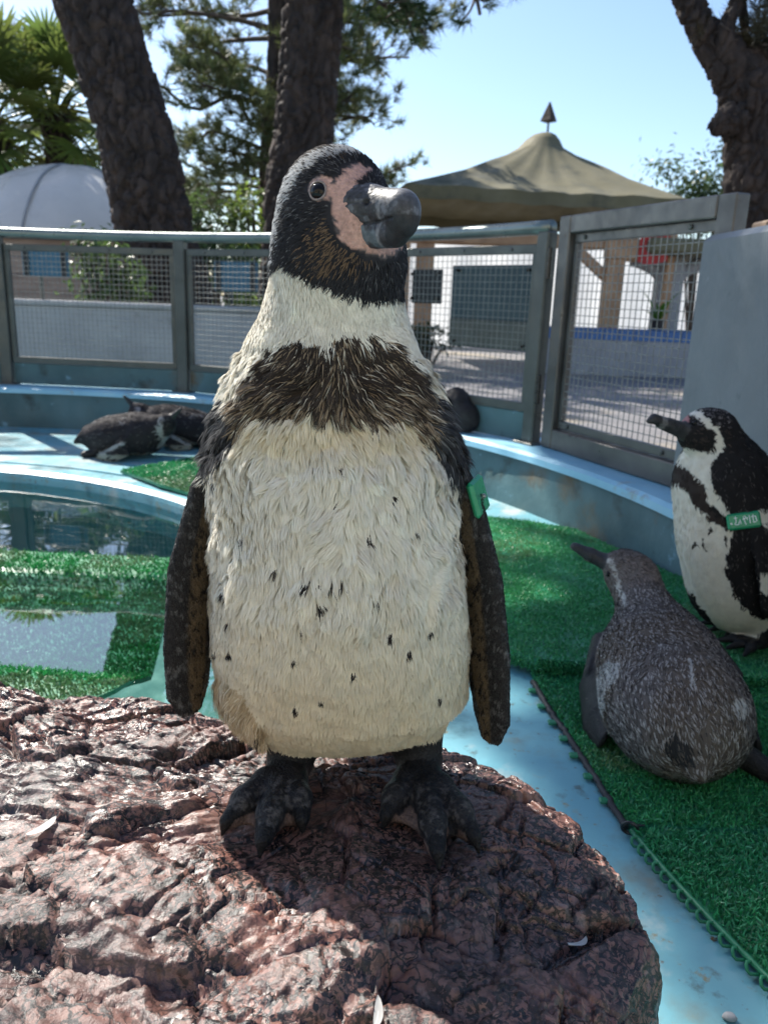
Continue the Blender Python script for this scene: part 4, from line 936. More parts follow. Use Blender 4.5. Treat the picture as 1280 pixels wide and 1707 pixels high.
ns = sstep(.0032, .0012, np.hypot((al - .40) * .068, vz - .0045)) ; VB = VB - NBn * (gr * .0016 + pl_ * .0007 + p3_ * .0006 + ns * .0022 + (fbm(VB, 300, 3, 4) - .5) * .0009 * (al < .62) + (ridged(VB * np.array([1, 1, 2.2]), 120, 2, 6) - .5) * .0009 * (al < .5))[:, None]
V = np.concatenate([V, VB]); Q = np.concatenate([Q, QB + NB0]); N = np.concatenate([N, NBn]); BGR = np.concatenate([np.zeros(NB0), np.maximum(gr, np.maximum(ns, np.maximum(pl_, p3_) * .6))])
c, reg = hero_vcol(V, N)
hero = thing('penguin', HB, 'tall banded penguin standing on the wet red boulder with head turned aside', 'penguin')
fm = np.median(reg[Q], axis=1).astype(int)
body = obj('body', V, Q, None, hero, True, mats=[M['plum'], M['skin'], M['flip'], M['foot'], M['bill']], fmat=fm, col=c)
def hero_fn(P, Nn, g):
    px, py, jx, jy, back = hero_zone(P, Nn); n = len(P); z = P[:, 2]; sx = P[:, 0] + .05
    head = inpoly(px, py, HEADP); wb_ = bb + HV * .02; away = nrm(P - wb_) * np.array([1, 1, .8]) + np.array([0, 0, -.25])
    fl = np.stack([np.tanh(sx * 25) * (.16 + 1.0 * sstep(.60, .66, z) * sstep(.735, .68, z)), np.zeros(n), -np.ones(n)], 1) + (np.stack([fbm(P, 22, 2, 31), fbm(P, 22, 2, 32), fbm(P, 22, 2, 33)], 1) - .5) * lerp(.9, 2.1, sstep(.38, .52, z))[:, None]
    flow = np.where(head[:, None], away, fl)
    zu = sstep(.38, .54, z + (fbm(P, 18, 2, 71) - .5) * .10); ln = np.where(head, .0075, np.where(z > .70, .009, lerp(.0075, .0155, zu))); ln = np.where(inpoly(px, py, OCHRE), .024, ln); band = inpoly(px, py, BAND); ln = np.where(band, .021, ln)
    ln = np.where(head & (py > 430), .012, ln)
    wd = np.where(head, .0011, lerp(.00095, .0011, zu)); lf = np.where(head, .12, lerp(.30, .26, zu)); lf = np.where(z > .70, .18, lf)
    return dict(flow=flow, len=ln, wid=wd, lift=lf, col=hero_col(P, Nn, g), ang=np.where(z > .47, .2, .16), cl=np.where(head, .3, np.where(z > .70, .4, lerp(.2, 1., zu))))
keep = (reg == 0).astype(float) * np.where(N[:, 1] > .5, .35, 1.) * (hs.gd(V, 'tail') > -.02)
ed = inpoly(*proj(V), [(0, 0)] * 3) if False else None
VF, FF, cf, nf = feathers(V, Q, N, 205000, hero_fn, np.random.default_rng(11), 3600, .55, keep, None, .38, .09)
tag(obj('plumage', VF, FF, M['plum'], hero, True, col=cf, normals=nf), kind='stuff')
kF = (reg == 2).astype(float)
VF, FF, cf, nf = feathers(V, Q, N, 30000, lambda P, Nn, g: dict(flow=np.tile([0., .12, -1.], (len(P), 1)), len=np.full(len(P), .0046), wid=np.full(len(P), .0013), lift=np.full(len(P), .12), ang=np.full(len(P), .12)), np.random.default_rng(12), 0, 0, kF, c, .6)
tag(obj('flipper_plumage', VF, FF, M['plum'], hero, True, col=cf, normals=nf), kind='stuff')
# eye set into the side of the head
bvh = BVHTree.FromPolygons([tuple(v) for v in V[:]], [tuple(q) for q in Q[:]])
def surf(px, py):
    d = Vector(ray(px, py)).normalized(); h = bvh.ray_cast(Vector(CAM), d); return np.array(h[0]), np.array(h[1])
def sphere(c, r, R=None, nu=28, nv=16, sq=(1, 1, 1)):
    V = []; F = []
    for j in range(nv + 1):
        t = math.pi * j / nv
        for i in range(nu): a = 2 * math.pi * i / nu; V.append((r * sq[0] * math.sin(t) * math.cos(a), r * sq[1] * math.sin(t) * math.sin(a), r * sq[2] * math.cos(t)))
    for j in range(nv):
        for i in range(nu): q = (i + 1) % nu; F.append((j * nu + i, (j + 1) * nu + i, (j + 1) * nu + q, j * nu + q))
    V = np.array(V); V = V if R is None else V @ np.asarray(R).T; return V + np.asarray(c), F
ep, en = surf(530, 318); obj('eye', *sphere(ep - en * .0035, .0078), M['eye'], hero, True)
def torus(c, n, R, r, nu=40, nv=10, sy=1.):
    B = frame(n); V = []; F = []
    for i in range(nu):
        a = 2 * math.pi * i / nu
        for j in range(nv): b = 2 * math.pi * j / nv; V.append(((R + r * math.cos(b)) * math.cos(a), (R + r * math.cos(b)) * math.sin(a) * sy, r * math.sin(b)))
    for i in range(nu):
        for j in range(nv): F.append((i * nv + j, ((i + 1) % nu) * nv + j, ((i + 1) % nu) * nv + (j + 1) % nv, i * nv + (j + 1) % nv))
    return np.array(V) @ B.T + c, F
TV, TF = torus(ep + en * .0006, en, .0070, .0008, sy=1.08); obj('eyelid', TV, TF, M['skin'], hero, True, col=np.tile([.30, .25, .24], (len(TV), 1)))
e2 = hc - HL * .042 + HV * .024 + np.array([0, 0, .014]); obj('eye', *sphere(e2, .0078), M['eye'], hero, True)
# band on the flipper
BC_ = np.array([.0925, .750, .566])
fp = np.array(flR[1]) * .55 + np.array(flR[2]) * .45; fd = nrm(np.array(flR[2]) - np.array(flR[1]))
mb = MB(); Rb = np.stack([nrm(np.cross(fd, (.8, -.6, 0))), nrm(np.cross(fd, nrm(np.cross(fd, (.8, -.6, 0))))), fd], 1)
bc = BC_; wb2 = MB(); bd = nrm(np.array([.32, 0, -.95])); bx_ = nrm(np.array([.40, .9, .13])); bx_ = nrm(bx_ - bd * (bx_ @ bd)); wb2.box(bc, (.034, .0075, .037), np.stack([bx_, np.cross(bd, bx_), bd], 1), .003)
wb2.build('wing_band', M['tag_green'], hero)
obj('band_rivet', *sphere(bc + np.array([.0035, -.015, .004]), .0026), M['rail'], hero.children[-1], True)
# a few loose curled barbs along the flank beside the flipper
g = np.random.default_rng(77); VV = []; F = []
for k in range(46):
    if k < 26: sp0 = surf(358 + g.uniform(0, 14), g.uniform(790, 1000)); sgn = -1
    else: sp0 = surf(762 - g.uniform(0, 14), g.uniform(800, 960)); sgn = 1
    p = sp0[0]; l = g.uniform(.012, .022); d = np.array([sgn * .55, -.5, -.35]); q = p + d * l * .5; e = p + np.array([sgn * .25, -.35, -1.]) * l * 1.1; C_ = spline([p, q, e], 6); s = np.array([0, .6, .4]) * .0006; i0 = len(VV)
    for i, x in enumerate(C_): VV += [x - s * (1 - i / 6), x + s * (1 - i / 6)]
    for i in range(5): F.append((i0 + 2 * i, i0 + 2 * i + 1, i0 + 2 * i + 3, i0 + 2 * i + 2))
tag(obj('loose_barbs', VV, F, M['plum'], hero, True, col=np.tile(WHITE, (len(VV), 1))), kind='stuff')
# ================================================================== the boulder
def boulder():
    B = np.array([(-.95, .86), (-.72, .955), (-.52, .968), (-.37, .972), (-.27, .938), (-.13, .885), (.03, .862), (.12, .835), (.19, .775), (.235, .69), (.258, .62), (.245, .55), (.205, .46), (.19, .36), (.12, .20), (-.15, .10), (-.55, .08), (-.95, .22), (-1.08, .55)])
    n = len(B); Bc = np.concatenate([B[-2:], B, B[:3]]); ctr = np.array([-.03, .72]); nu, nv_ = 880, 275
    ts = np.arange(nu) / nu * n; loop = []
    for t in ts:
        i = int(t); u = t - i; a, b, c, d = Bc[i + 1:i + 5]; loop.append(.5 * (2 * b + (c - a) * u + (2 * a - 5 * b + 4 * c - d) * u * u + (3 * b - a - 3 * c + d) * u ** 3))
    loop = np.array(loop); s = np.linspace(0, 1, nv_) ; V = []
    for k in s:
        if k < .74: f = k / .74; rad = .0006 + .9694 * f ** .8; z = .236 - .018 * f ** 5
        else: f = (k - .74) / .26; a = f * 1.0; rad = .97 + .035 * math.sin(min(a * 2.4, 1.57)) - .13 * max(a - .35, 0); z = .218 - .26 * a ** 1.35
        p = ctr + (loop - ctr) * rad; V.append(np.concatenate([p, np.full((nu, 1), z)], 1))
    V = np.concatenate(V); side = np.repeat(sstep(.70, .85, s), nu)
    F = []; i, j = np.meshgrid(np.arange(nv_ - 1), np.arange(nu), indexing='ij'); k = (j + 1) % nu
    F = np.stack([i * nu + j, i * nu + k, (i + 1) * nu + k, (i + 1) * nu + j], -1).reshape(-1, 4)[:, ::-1]
    out = np.concatenate([nrm(V[:, :2] - ctr), np.zeros((len(V), 1))], 1); nn = nrm(out * side[:, None] + np.array([0, 0, 1.]) * (1.02 - side)[:, None])
    ft = np.zeros(len(V))
    for cx, cy in ((-.095, .68), (.052, .69)): ft = np.maximum(ft, sstep(.105, .045, np.hypot((V[:, 0] - cx) * 1.15, (V[:, 1] - cy) * .9)))
    rot_ = V @ np.array([[.78, -.62, 0], [.62, .78, 0], [0, 0, 1]]).T
    big = (fbm(V, 3.2, 3, 5) - .5) * .055 + (fbm(V, 9, 3, 6) - .55) * .045 * side; lay = (ridged(rot_ * np.array([1, 2.6, 1.5]), 6.5, 3, 8) - .6) * .014 * sstep(.05, -.25, V[:, 0])
    cr = -sstep(.88, .97, ridged(rot_ * np.array([1.6, 1, 1]), 3.4, 2, 15)) * .012; mid = (fbm(V, 24, 5, 9, .6) - .5) * .008; fine = (fbm(V, 120, 3, 12) - .5) * .0025
    wv_ = V + (np.stack([fbm(V, 14, 3, 1), fbm(V, 14, 3, 2), fbm(V, 14, 3, 3)], 1) - .5) * .06; F1, F2, R1 = worley(wv_ * np.array([1, 1.5, 1]), 13, 4); f1, f2, r1 = worley(wv_, 44, 5); G1, G2, g1, gt = worley((V + (np.stack([fbm(V, 8, 2, 21), fbm(V, 8, 2, 22), fbm(V, 8, 2, 23)], 1) - .5) * .05) * np.array([1, 1.4, 1]), 8.5, 14, True)
    chip = gt * .034 + (g1 - .5) * .012 - sstep(.06, 0, G2 - G1) * .006 + (R1 - .5) * .004 - sstep(.07, .0, F2 - F1) * .005 + (r1 - .5) * .0022 - sstep(.12, .0, f2 - f1) * .0012 - sstep(.58, .64, fbm(V, 75, 3, 19)) * .0025
    h = (big + lay) * (1 - ft) + (cr + mid) * (1 - .8 * ft) + fine * (1 - .45 * ft) + chip * (1 - .75 * ft) * (1 - .65 * side)
    V = V + nn * h[:, None]; return V, F
RV, RF = boulder()
bo = thing('boulder', (-.2, .6, 0), 'large wet red granite boulder the tall penguin stands on', 'rock')
obj('stone', RV, RF, M['rock'], bo, True)
rbv = BVHTree.FromPolygons([tuple(v) for v in RV], [tuple(q) for q in RF])
def rock_at(px, py):
    h = rbv.ray_cast(Vector(CAM), Vector(ray(px, py)).normalized()); return np.array(h[0]), np.array(h[1])
def stray_feather(px, py, ang, L, label, dark=False, lift=.004, curl=.3):
    p, n = rock_at(px, py); n = n if n[2] > 0 else -n; n = nrm(n * .4 + np.array([0, 0, .8])); t = nrm(np.array([math.cos(ang), math.sin(ang), 0]) - n * (math.cos(ang) * n[0] + math.sin(ang) * n[1])); s = np.cross(n, t)
    root = thing('feather', p, label, 'feather', None); C_ = [p + t * L * u + s * curl * L * u * u + n * (lift + .16 * L * (u - .5) ** 2 - .0015) for u in np.linspace(-.5, .5, 12)]
    obj('quill', *tube(C_, np.linspace(.0007, .0003, 12), 5), M['white_paint'], root, True); V = []; F = []
    for i, c_ in enumerate(C_):
        w = L * .14 * math.sin(math.pi * min(1, (i + 1) / 12)) ** .6; V += [c_ - s * w + n * .001, c_ + n * .0004, c_ + s * w + n * .001]
    for i in range(11):
        for j in (0, 1): F.append((3 * i + j, 3 * i + j + 1, 3 * i + j + 4, 3 * i + j + 3))
    obj('vane', V, F, M['plum'], root, True, col=np.tile([.10, .10, .11] if dark else [.62, .6, .56], (len(V), 1)))
stray_feather(76, 1385, 1.2, .035, 'small pale curled feather stuck on the sunny wet part of the boulder')
stray_feather(625, 1695, 1.5, .026, 'white feather standing at the shaded foot of the boulder', lift=.006)
stray_feather(970, 1580, .6, .022, 'tiny pale feather on the dark side of the boulder', curl=.9)
# ================================================================== turf mats
def turf_mat(name, poly, zf, label, group, dens, bl=.012, bw=.0022, th=.010, seed=1, col=(.012, .105, .035), edge=False, rim=0, dens_near=None, wet=0.):
    poly = np.array(poly, float); g = np.random.default_rng(seed); lo, hi = poly.min(0), poly.max(0); c = poly.mean(0); root = thing(name, (c[0], c[1], float(zf(c[None])[0])), label, 'mat', group)
    st = .022; X, Y = np.meshgrid(np.arange(lo[0] - st, hi[0] + st, st), np.arange(lo[1] - st, hi[1] + st, st), indexing='ij')
    # backing sheet: polygon fan with real thickness, following the bed it lies on
    seg = []
    for a, b in zip(poly, np.roll(poly, -1, 0)):
        m = max(2, int(np.linalg.norm(b - a) / .03)); seg += [a + (b - a) * i / m for i in range(m)]
    seg = np.array(seg); k = len(seg); rings = [c + (seg - c) * s for s in np.linspace(1, 0.02, 22)]; P2 = np.concatenate(rings); zt = zf(P2)
    V = np.concatenate([np.c_[P2, zt + th], np.c_[seg, zf(seg)]]); F = []
    for i in range(21):
        for j in range(k): q = (j + 1) % k; F.append((i * k + j, i * k + q, (i + 1) * k + q, (i + 1) * k + j))
    o = 22 * k
    for j in range(k): q = (j + 1) % k; F.append((j, o + j, o + q, q))
    obj('backing', V, F, M['green_plastic'], root)
    area = (hi - lo).prod(); n = int(area * dens); B = lo + (hi - lo) * g.random((n, 2)); B = B[inpoly(B[:, 0], B[:, 1], poly)]
    if dens_near is not None:
        dd = np.hypot(B[:, 0], B[:, 1]); B = B[g.random(len(B)) < np.clip(dens_near / dd, .25, 1) ** 1.5]
    n = len(B); P = np.c_[B, zf(B) + th * .9]; az = g.uniform(0, 6.28, n); d = np.c_[np.cos(az), np.sin(az), np.zeros(n)] * g.uniform(.2, .8, (n, 1)) + np.array([0, 0, 1.]); L = bl * g.uniform(.55, 1.2, (n, 1)) * (.55 + .8 * fbm(np.c_[B, np.zeros(n)], 14, 3, seed + 2))[:, None]
    if rim:
        t = g.random(rim) * k; i = t.astype(int); e = seg[i] + (seg[(i + 1) % k] - seg[i]) * (t - i)[:, None]; nn_ = nrm(seg[(i + 1) % k] - seg[i]); on = np.c_[nn_[:, 1], -nn_[:, 0]]; sgn = np.sign(((e - c) * on).sum(1))[:, None]; on = on * sgn
        PR = np.c_[e, zf(e) + th * g.uniform(.05, 1, rim)]; dR = np.c_[on, g.uniform(-.5, .9, (rim, 1))] + g.normal(0, .35, (rim, 3)); P = np.concatenate([P, PR]); d = np.concatenate([d, dR]); L = np.concatenate([L, bl * g.uniform(.6, 1.1, (rim, 1))]); n = len(P)
    d = nrm(d); s = nrm(np.cross(d, g.normal(0, 1, (n, 3)))); mid = P + d * L * .55; tip = P + d * L + np.c_[g.normal(0, .25, (n, 2)), -g.uniform(0, .3, (n, 1))] * L; VV = np.empty((n, 5, 3)); w = bw / 2 * g.uniform(.7, 1.2, (n, 1))
    VV[:, 0] = P - s * w; VV[:, 1] = P + s * w; VV[:, 2] = mid + s * w; VV[:, 3] = mid - s * w; VV[:, 4] = tip; i = np.arange(n)[:, None] * 5
    cc_ = np.array(col) * g.uniform(.6, 1.5, (n, 1)) * (1 + np.array([.5, 0, .2]) * g.normal(0, .3, (n, 1))) * (.75 + .5 * fbm(np.c_[P[:, :2], np.zeros(n)], 9, 3, seed))[:, None]
    fade = sstep(.60, .72, fbm(np.c_[P[:, :2], np.zeros(n)], 5, 3, seed + 7))[:, None]; cc_ = lerp(cc_, np.array([.20, .24, .13]), fade * .6)
    tag(obj('pile', VV.reshape(-1, 3), [i + np.array([[0, 1, 2, 3]]), i + np.array([[3, 2, 4]])], M['turf'], root, False, col=np.clip(np.repeat(cc_, 5, 0), .004, .4)), kind='stuff')
    return root, poly
flat = lambda z: (lambda P: np.full(len(P), z))
turf_mat('turf_mat', [(.325, 1.56), (.318, 1.45), (.36, 1.16), (.378, 1.0), (1.25, .995), (1.3, 1.56)], flat(.002), 'dark green turf mat under the lying grey penguin', 'green turf mats', 105000, .013, .0025, .008, 3, col=(.045, .30, .105), dens_near=1.2)
turf_mat('turf_mat', [(.380, .985), (.405, .90), (.468, .715), (.52, .45), (1.25, .45), (1.25, .98)], flat(.004), 'sunlit green turf mat with looped edging next to the pale blue deck strip', 'green turf mats', 90000, .015, .0029, .009, 4, col=(.045, .29, .12))
upz = lambda P: .013 + .006 * np.sin(P[:, 0] * 9 + 1) * np.sin(P[:, 1] * 7)
turf_mat('turf_mat', [(.24, 2.52), (.33, 2.60), (.64, 2.50), (.70, 2.34), (.80, 2.06), (.93, 1.80), (1.12, 1.50), (1.0, 1.44), (.62, 1.46), (.33, 1.485), (.27, 1.52), (.24, 1.7)], upz, 'bright green turf mat overlapping the others where the side facing penguin stands', 'green turf mats', 85000, .012, .0025, .026, 5, col=(.075, .43, .14), rim=9000, dens_near=1.9)
turf_mat('turf_mat', [(-1.12, 3.22), (-1.0, 3.36), (-.86, 3.55), (-.62, 3.5), (-.5, 3.1), (-.55, 2.78), (-.70, 2.83), (-.88, 2.96)], lambda P: .004 + .028 * np.exp(-((P[:, 0] + .75) ** 2 + (P[:, 1] - 3.15) ** 2) / .05), 'small green turf mat draped over the far pool rim beside the dozing penguins', 'green turf mats', 40000, .014, .0045, .012, 6, col=(.04, .30, .11))
subz = lambda P: -.082 + .034 * sstep(2.06, 2.14, P[:, 1]) + .045 * sstep(1.62, 1.44, P[:, 1] + .12 * (P[:, 0] + .7))
turf_mat('turf_mat', [(-1.55, 2.30), (-.62, 2.27), (-.56, 1.9), (-.50, 1.56), (-.53, 1.42), (-.62, 1.30), (-1.0, 1.22), (-1.5, 1.2)], subz, 'green turf mat sunk just below the pool water', 'green turf mats', 45000, .014, .0038, .010, 8, col=(.03, .27, .07), dens_near=1.7)
# looped edging on the near mat
eg = thing('mat_edging', (.43, .82, .002), 'green plastic looped edging strip along the near turf mat', 'edging'); g = np.random.default_rng(5); L0 = [(.379, .985), (.402, .90), (.43, .815), (.466, .715), (.50, .60)]; Lp = spline([(a, b, .012) for a, b in L0], 60)
obj('strip', *tube(Lp, .0042, 6), M['green_plastic'], eg, True)
for i in range(3, 58, 3):
    p = Lp[i]; t = nrm(Lp[i + 1] - Lp[i]); o_ = np.array([t[1], -t[0], 0]); o_ = o_ if o_[0] < 0 else -o_
    C_ = spline([p, p + o_ * .010 + np.array([0, 0, .003]), p + o_ * .013 + t * .008 + np.array([0, 0, -.004]), p + t * .014 + np.array([0, 0, -.004])], 8); obj('loop', *tube(C_, .0022, 5), M['green_plastic'], eg, True)
for i, (y, lb) in enumerate(((.985, 'black cable tie ring where the two turf mats meet by the edging'),)):
    p = np.array([.376, y, .016]); ct = thing('cable_tie', p - np.array([0, 0, .012]), lb, 'cable tie'); V_, F_ = torus(p, np.array([.3, .8, .2]), .011, .0028, 24, 8); obj('ring', V_, F_, M['black_plastic'], ct, True); obj('tail', *box(p + np.array([.012, .002, .004]), (.02, .004, .0016), None, .0005), M['black_plastic'], ct)
le = thing('mat_edge_cord', (.35, 1.25, .002), 'frayed dark cord edge of the turf mat beside the lying grey penguin', 'edging'); Lc = spline([(.316, 1.452, .008), (.334, 1.30, .008), (.356, 1.16, .008), (.374, 1.0, .008)], 70); Lc[:, :2] += g.normal(0, .0015, (70, 2)); obj('cord', *tube(Lc, .006, 6), M['blackboard'], le, True)
for i in range(6, 66, 9): p = Lc[i]; obj('tab', *box(p + np.array([-.010, 0, -.001]), (.016, .014, .006), None, .002), M['green_plastic'], le)
# pebble on the deck strip
p = at(1215, 1700, z=0); solo('pebble', *(lambda VF: (VF[0] + (fbm(VF[0], 90, 2, 3)[:, None] - .5) * .004, VF[1]))(sphere(p + np.array([0, 0, .004]), .008, None, 16, 10, (1, .8, .6))), M['concrete'], 'small grey pebble on the pale blue deck strip', 'pebble', smooth=True)
# ================================================================== the other penguins
def finish(sdf, h, root, colfn, nblades, ffn, seed, clumps, eyes, reg_extra=None, disp=.003):
    V, Q = sdf.mesh(h); N = vnormals(V, Q); V = V + N * ((fbm(V, 26, 2, 3) - .5) * disp)[:, None]; c = colfn(V, N, None); dB = sdf.gd(V, 'body'); reg = np.zeros(len(V), int); n2 = fbm(V, 60, 3, 4)
    for g_, m_, cl in (('bill', 3, (.035, .035, .038)), ('foot', 2, (.028, .026, .027))):
        if any(p[4] == g_ for p in sdf.p):
            k = (sdf.gd(V, g_) < .002) & (dB > -.006); reg[k] = m_; c[k] = np.array(cl) * (.6 + .9 * n2[k, None])
    if reg_extra: reg_extra(V, N, c, reg)
    fm = np.median(reg[Q], axis=1).astype(int); obj('body', V, Q, None, root, True, mats=[M['plum'], M['skin'], M['foot'], M['bill']], fmat=fm, col=c)
    if nblades:
        VF, FF, cf, nf = feathers(V, Q, N, nblades, lambda P, Nn, g: dict(ffn(P, Nn, g), col=colfn(P, Nn, g)), np.random.default_rng(seed), clumps, .5, (reg == 0).astype(float)); tag(obj('plumage', VF, FF, M['plum'], root, True, col=cf, normals=nf), kind='stuff')
    for e, r in eyes: obj('eye', *sphere(e, r), M['eye'], root, True)
def basis(f, up=(0, 0, 1)):
    f = nrm(f); l = nrm(np.cross(up, f)); return np.stack([f, l, np.cross(f, l)], 1)
# --- standing, seen from its side
ps = SDF(); A = np.array
hv2 = nrm(A([-.94, -.34, 0])); Rb_ = basis(hv2); MZ = .045
C0 = A([.80, 1.64])
def bod(x, z, fwd, lat, ver, y=1.635, tilt=0.): return ell((x, y, z), (fwd, lat, ver), basis(hv2 + A([0, 0, tilt])))
ps.add(bod(.768, .245, .108, .100, .165, tilt=.0), .05); ps.add(bod(.738, .335, .102, .098, .13), .05); ps.add(bod(.715, .405, .092, .088, .085), .05); ps.add(bod(.805, .16, .085, .085, .095), .05); ps.add(cone((.715, 1.632, .43), (.685, 1.625, .495), .068, .052), .04)
hc2 = A([.664, 1.617, .515]); ps.add(ell(hc2, (.056, .04, .042), Rb_), .025); ps.add(ell(hc2 + A([-.02, -.004, -.012]), (.04, .032, .033), Rb_), .02)
bt = at(1082, 697, Y=1.57); b0 = hc2 + hv2 * .046 + A([0, 0, -.004]); ps.add(cone(b0, b0 + (bt - b0) * .5, .017, .0125), .008, 'bill'); ps.add(cone(b0 + (bt - b0) * .5, b0 + (bt - b0) * .88 + A([0, 0, .002]), .0125, .0098), .006, 'bill'); ps.add(cone(b0 + (bt - b0) * .9 + A([0, 0, .001]), bt + A([0, 0, -.006]), .0098, .006), .004, 'bill'); ps.add(cone(b0 + A([0, 0, -.012]), b0 + (bt - b0) * .75 + A([0, 0, -.008]), .011, .006), .004, 'bill')
ps.add(blade([(.76, 1.565, .40), (.785, 1.535, .33), (.80, 1.522, .25), (.815, 1.52, .17), (.825, 1.525, .14)], [.04, .045, .042, .034, .016], [.02, .013, .011, .009, .006], hv2), .015, 'body')
for dx, dy in ((0, -.045), (.0, .05)):
    hl = A([.835 + dx, 1.63 + dy, MZ + .012]); ps.add(cone(hl + A([0, 0, .07]), hl, .032, .018), .02, 'foot')
    for a in (-.45, 0, .45):
        d = A([hv2[0] * math.cos(a) - hv2[1] * math.sin(a), hv2[0] * math.sin(a) + hv2[1] * math.cos(a), 0]); ps.add(cone(hl, hl + d * .055 + A([0, 0, .002]), .013, .0105), .008, 'foot'); ps.add(cone(hl + d * .055 + A([0, 0, .002]), hl + d * .092 + A([0, 0, -.006]), .0105, .004), .005, 'foot')
ps.add(cone((.90, 1.66, .13), (.945, 1.68, .062), .03, .01), .03)
def zz(L): return [(1060 + a / 3.88, 660 + b / 3.88) for a, b in L]
S_ST = zz([(330, 95), (380, 115), (430, 145), (480, 190), (520, 240), (535, 310), (510, 370)])
S_NECK = zz([(320, 325), (440, 360), (500, 330), (560, 300), (530, 380), (490, 430), (475, 500), (500, 600), (540, 660), (585, 720), (610, 800), (540, 745), (480, 700), (450, 640), (425, 570), (370, 500), (270, 440), (270, 390)])
S_BAND = zz([(230, 440), (290, 440), (370, 500), (430, 570), (455, 650), (500, 740), (560, 790), (620, 860), (560, 850), (480, 800), (430, 745), (370, 700), (340, 640), (310, 595), (230, 560)])
S_BEL = zz([(230, 560), (310, 595), (340, 640), (370, 700), (430, 745), (480, 800), (560, 850), (620, 860), (615, 920), (570, 1050), (580, 1150), (640, 1280), (700, 1370), (780, 1440), (860, 1440), (860, 1560), (560, 1560), (380, 1300), (220, 1130), (120, 950), (150, 700)])
S_SP = zz([(480, 870), (430, 945), (450, 990), (380, 960), (575, 925)])
def stand_col(P, Nn, g):
    px, py = proj(P); j = jit(P, 5, 70, 5); x, y = px + j[:, 0], py + j[:, 1]; n = len(P); r = g.random(n) if g is not None else np.full(n, .5); vis = (Nn @ nrm(CAM - C3)) > -.25
    c = np.tile(A([.022, .020, .021]), (n, 1)); c = np.where((r < .10)[:, None], A([.10, .09, .085]), c); hd = (py < 760) & (px < 1215); c = np.where((hd & (r < .35))[:, None], A([.085, .065, .055]), c)
    crown = hd & (py < 712) & (px > 1150); c = np.where((crown & (r < .45))[:, None], A([.20, .185, .19]), c)
    w = inpoly(x, y, S_NECK) | inpoly(x, y, S_BEL) | (dline(x, y, S_ST) < 5.5); c = np.where((w & vis)[:, None], WHITE * .97, c)
    b = inpoly(x, y, S_BAND) & vis; c = np.where(b[:, None], A([.05, .038, .034]), c)
    for sx, sy in S_SP: c = np.where((np.hypot(px - sx, (py - sy) * .6) < 3)[:, None], A([.04, .035, .03]), c)
    fr = ((P - A([P[:, 0].mean(), 1.635, 0])) @ hv2) > .03; c = np.where((~vis & fr & (P[:, 2] < .40))[:, None], WHITE * .95, c)
    c = np.where((((px > 1262) & (py > 850) & (py < 872)) | ((px > 1266) & (py > 955) & (py < 985)))[:, None] & vis[:, None], WHITE * .9, c); return c
C3 = A([.75, 1.63, .3])
def stand_f(P, Nn, g):
    n = len(P); hd = P[:, 2] > .46; fl = np.where(hd[:, None], nrm(P - b0) + A([0, 0, -.2]), np.tile(A([.15, 0, -1.]), (n, 1))); return dict(flow=fl, len=np.where(hd, .007, .011), wid=np.full(n, .0019), lift=np.full(n, .10), ang=np.full(n, .12))
p2 = thing('penguin', (.83, 1.635, MZ - .012), 'sleek black and white penguin standing side on with a lettered green wing band', 'penguin')
def stand_pink(V, N, c, reg):
    px, py = proj(V); d = dline(px, py, [(1140, 690), (1143, 700), (1134, 714)]); k = (d < 5.5) & (V[:, 2] > .45) & (reg != 3); c[k] = (.42, .19, .18); reg[k] = 1
    t = np.abs((V - b0) @ nrm(bt - b0) - .072) < .006; k = t & (reg == 3); c[k] = (.16, .16, .16)
finish(ps, .004, p2, stand_col, 26000, stand_f, 21, 900, [], stand_pink, .0015)
# lettered band on the flipper
V, Q = ps.mesh(.008); bv2 = BVHTree.FromPolygons([tuple(v) for v in V], [tuple(q) for q in Q])
def hitb(bv, px, py):
    h = bv.ray_cast(Vector(CAM), Vector(ray(px, py)).normalized()); return np.array(h[0]), np.array(h[1])
e_, n_ = hitb(bv2, 1157, 705); obj('eye', *sphere(e_ - n_ * .0022, .0060), M['eye'], p2, True)
q, nq = hitb(bv2, 1238, 868); ex = nrm(A([.93, -.15, .22])); nb = nrm(CAM - q); nb = nrm(nb - ex * (nb @ ex)); ez = np.cross(nb, ex); ez = ez if ez[2] > 0 else -ez; Rt = np.stack([ex, nb, ez], 1)
wbnd = obj('wing_band', *box(q + nb * .004, (.064, .010, .033), Rt, .004), M['tag_green'], p2)
strokes = [((-.33, .30), (-.22, .30)), ((-.28, .45), (-.27, .05)), ((-.27, .05), (-.33, -.25)), ((-.33, -.25), (-.20, -.28)), ((-.20, -.28), (-.17, .0)), ((-.14, .15), (-.12, -.25)),
           ((-.06, .10), (.12, .22)), ((.12, .22), (.10, .02)), ((-.02, .35), (.04, -.38)), ((.03, .40), (.07, .24)), ((.19, .40), (.19, -.28)), ((.24, .24), (.38, .26)), ((.31, .42), (.30, -.25)), ((.30, -.25), (.39, -.20)), ((.39, .30), (.42, -.2)), ((-.47, -.05), (-.45, -.22)), ((-.43, -.05), (-.42, -.2))]
mb = MB()
for a, b in strokes:
    pa_ = q + ex * a[0] * .056 + ez * a[1] * .024 + nb * .0092; pb_ = q + ex * b[0] * .056 + ez * b[1] * .024 + nb * .0092; mb.beam(pa_, pb_, .0016, .0008, .0002, nb)
tag(mb.build('lettering', M['white_paint'], wbnd), kind='stuff')
